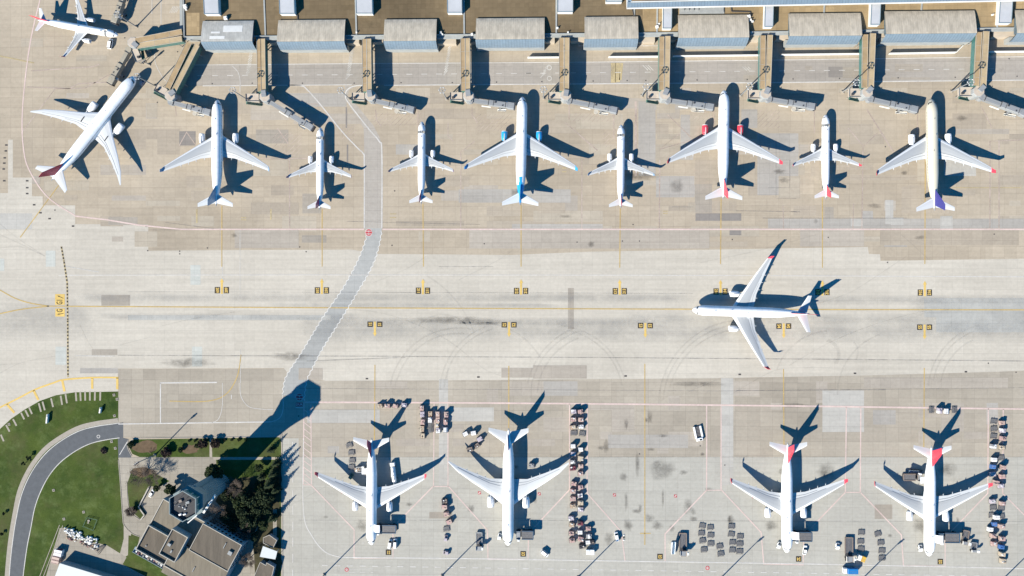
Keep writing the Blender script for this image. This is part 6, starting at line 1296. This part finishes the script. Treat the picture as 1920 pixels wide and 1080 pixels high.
broad(409, 882, 4.9, 10, 'dense dark evergreen tree at the lawn corner behind the tower', 'leaf_mid', 30, 60); broad(325, 914, 3.2, 7, 'dark evergreen tree touching the control tower cab', 'leaf_mid', 26, 36); broad(502, 925, 5.2, 9, 'broad dark evergreen on the right lawn edge', 'leaf_dark', 30, 60); broad(462, 925, 4.2, 8, 'dark evergreen deep in the tower shade', 'leaf_dark', 28, 44); broad(470, 975, 4.6, 9, 'dark evergreen between the office block and the road', 'leaf_dark', 28, 50); broad(490, 950, 4.0, 8, 'dark evergreen in the middle of the shaded garden, right of another', 'leaf_dark', 28, 44); broad(430, 965, 3.6, 8, 'dark evergreen beside the office block wall', 'leaf_dark', 26, 40); broad(499, 980, 3.0, 7, 'small evergreen near the kiosk', 'leaf_mid', 26, 30); broad(297, 913, 2.2, 4, 'low evergreen in the yard above the parked car', 'leaf_mid', 22, 22)
bare(272, 886, 7.0, 7, 'brown leafless tree at the yard lawn, left one'); bare(294, 890, 5.0, 8, 'brown leafless tree over the yard, right one'); bare(411, 958, 6.4, 9, 'large brown leafless tree beside the tower shaft'); bare(448, 908, 5.2, 8, 'brown leafless tree behind the tower shaft'); bare(467, 990, 4.6, 8, 'pale leafless tree in the shade by the office block'); bare(470, 1045, 4.4, 7, 'leafless tree at the office block corner'); bare(250, 957, 3.0, 4, 'small leafless tree by the garden wall')
for x, y, R, H, leaf, lb in ((248, 833, 2.0, 2.6, 'leaf_dark', 'round dark green bush at the left end of the lawn strip'), (314, 846, 3.0, 3.6, 'bush_brown', 'round brown bush beside the lawn light mast'), (383, 831, 2.8, 3.4, 'bush_brown', 'round brown bush left of the lawn footpath'), (406, 830, 2.8, 3.6, 'bush_brown', 'round dark brown bush right of the lawn footpath'), (370, 835, 1.4, 1.8, 'leaf_dark', 'small dark bush below the brown bushes'), (356, 826, .8, 1.0, 'leaf_dark', 'tiny clipped bush, left of the brown bushes'), (367, 826, .8, 1.0, 'leaf_dark', 'tiny clipped bush, second left of the brown bushes'), (422, 825, .9, 1.0, 'leaf_dark', 'tiny clipped bush, first right of the brown bushes'), (436, 824.5, .9, 1.0, 'leaf_dark', 'tiny clipped bush, second right of the brown bushes'), (449, 824, 1.0, 1.0, 'leaf_dark', 'tiny clipped bush, third right of the brown bushes'), (462, 824, .9, 1.0, 'leaf_dark', 'tiny clipped bush, fourth right of the brown bushes'), (341, 842, 1.6, 2.6, 'leaf_dark', 'slim dark bush in the middle of the lawn strip'), (253, 955, 1.6, 1.6, 'leaf_mid', 'green bush by the garden wall'), (195, 845, 1.8, .8, 'twig', 'low dry shrub in the inner lawn'), (48, 868, 1.2, 3.4, 'leaf_dark', 'dark bush pair in the outer lawn, lower one'), (57, 856, 1.1, 3.4, 'leaf_dark', 'dark bush pair in the outer lawn, upper one'), (10, 962, .9, 2.0, 'leaf_dark', 'small dark bush by the left edge, upper'), (6, 1000, .9, 2.2, 'leaf_dark', 'small dark bush by the left edge, lower'), (485, 908, 2.0, 2.4, 'leaf_mid', 'round green bush on the open lawn')):
    broad(x, y, R, H, lb, leaf, 26, 34 if R > 1.5 else 14, 0, 'bush', 'bush', 'bushes on the lawns')
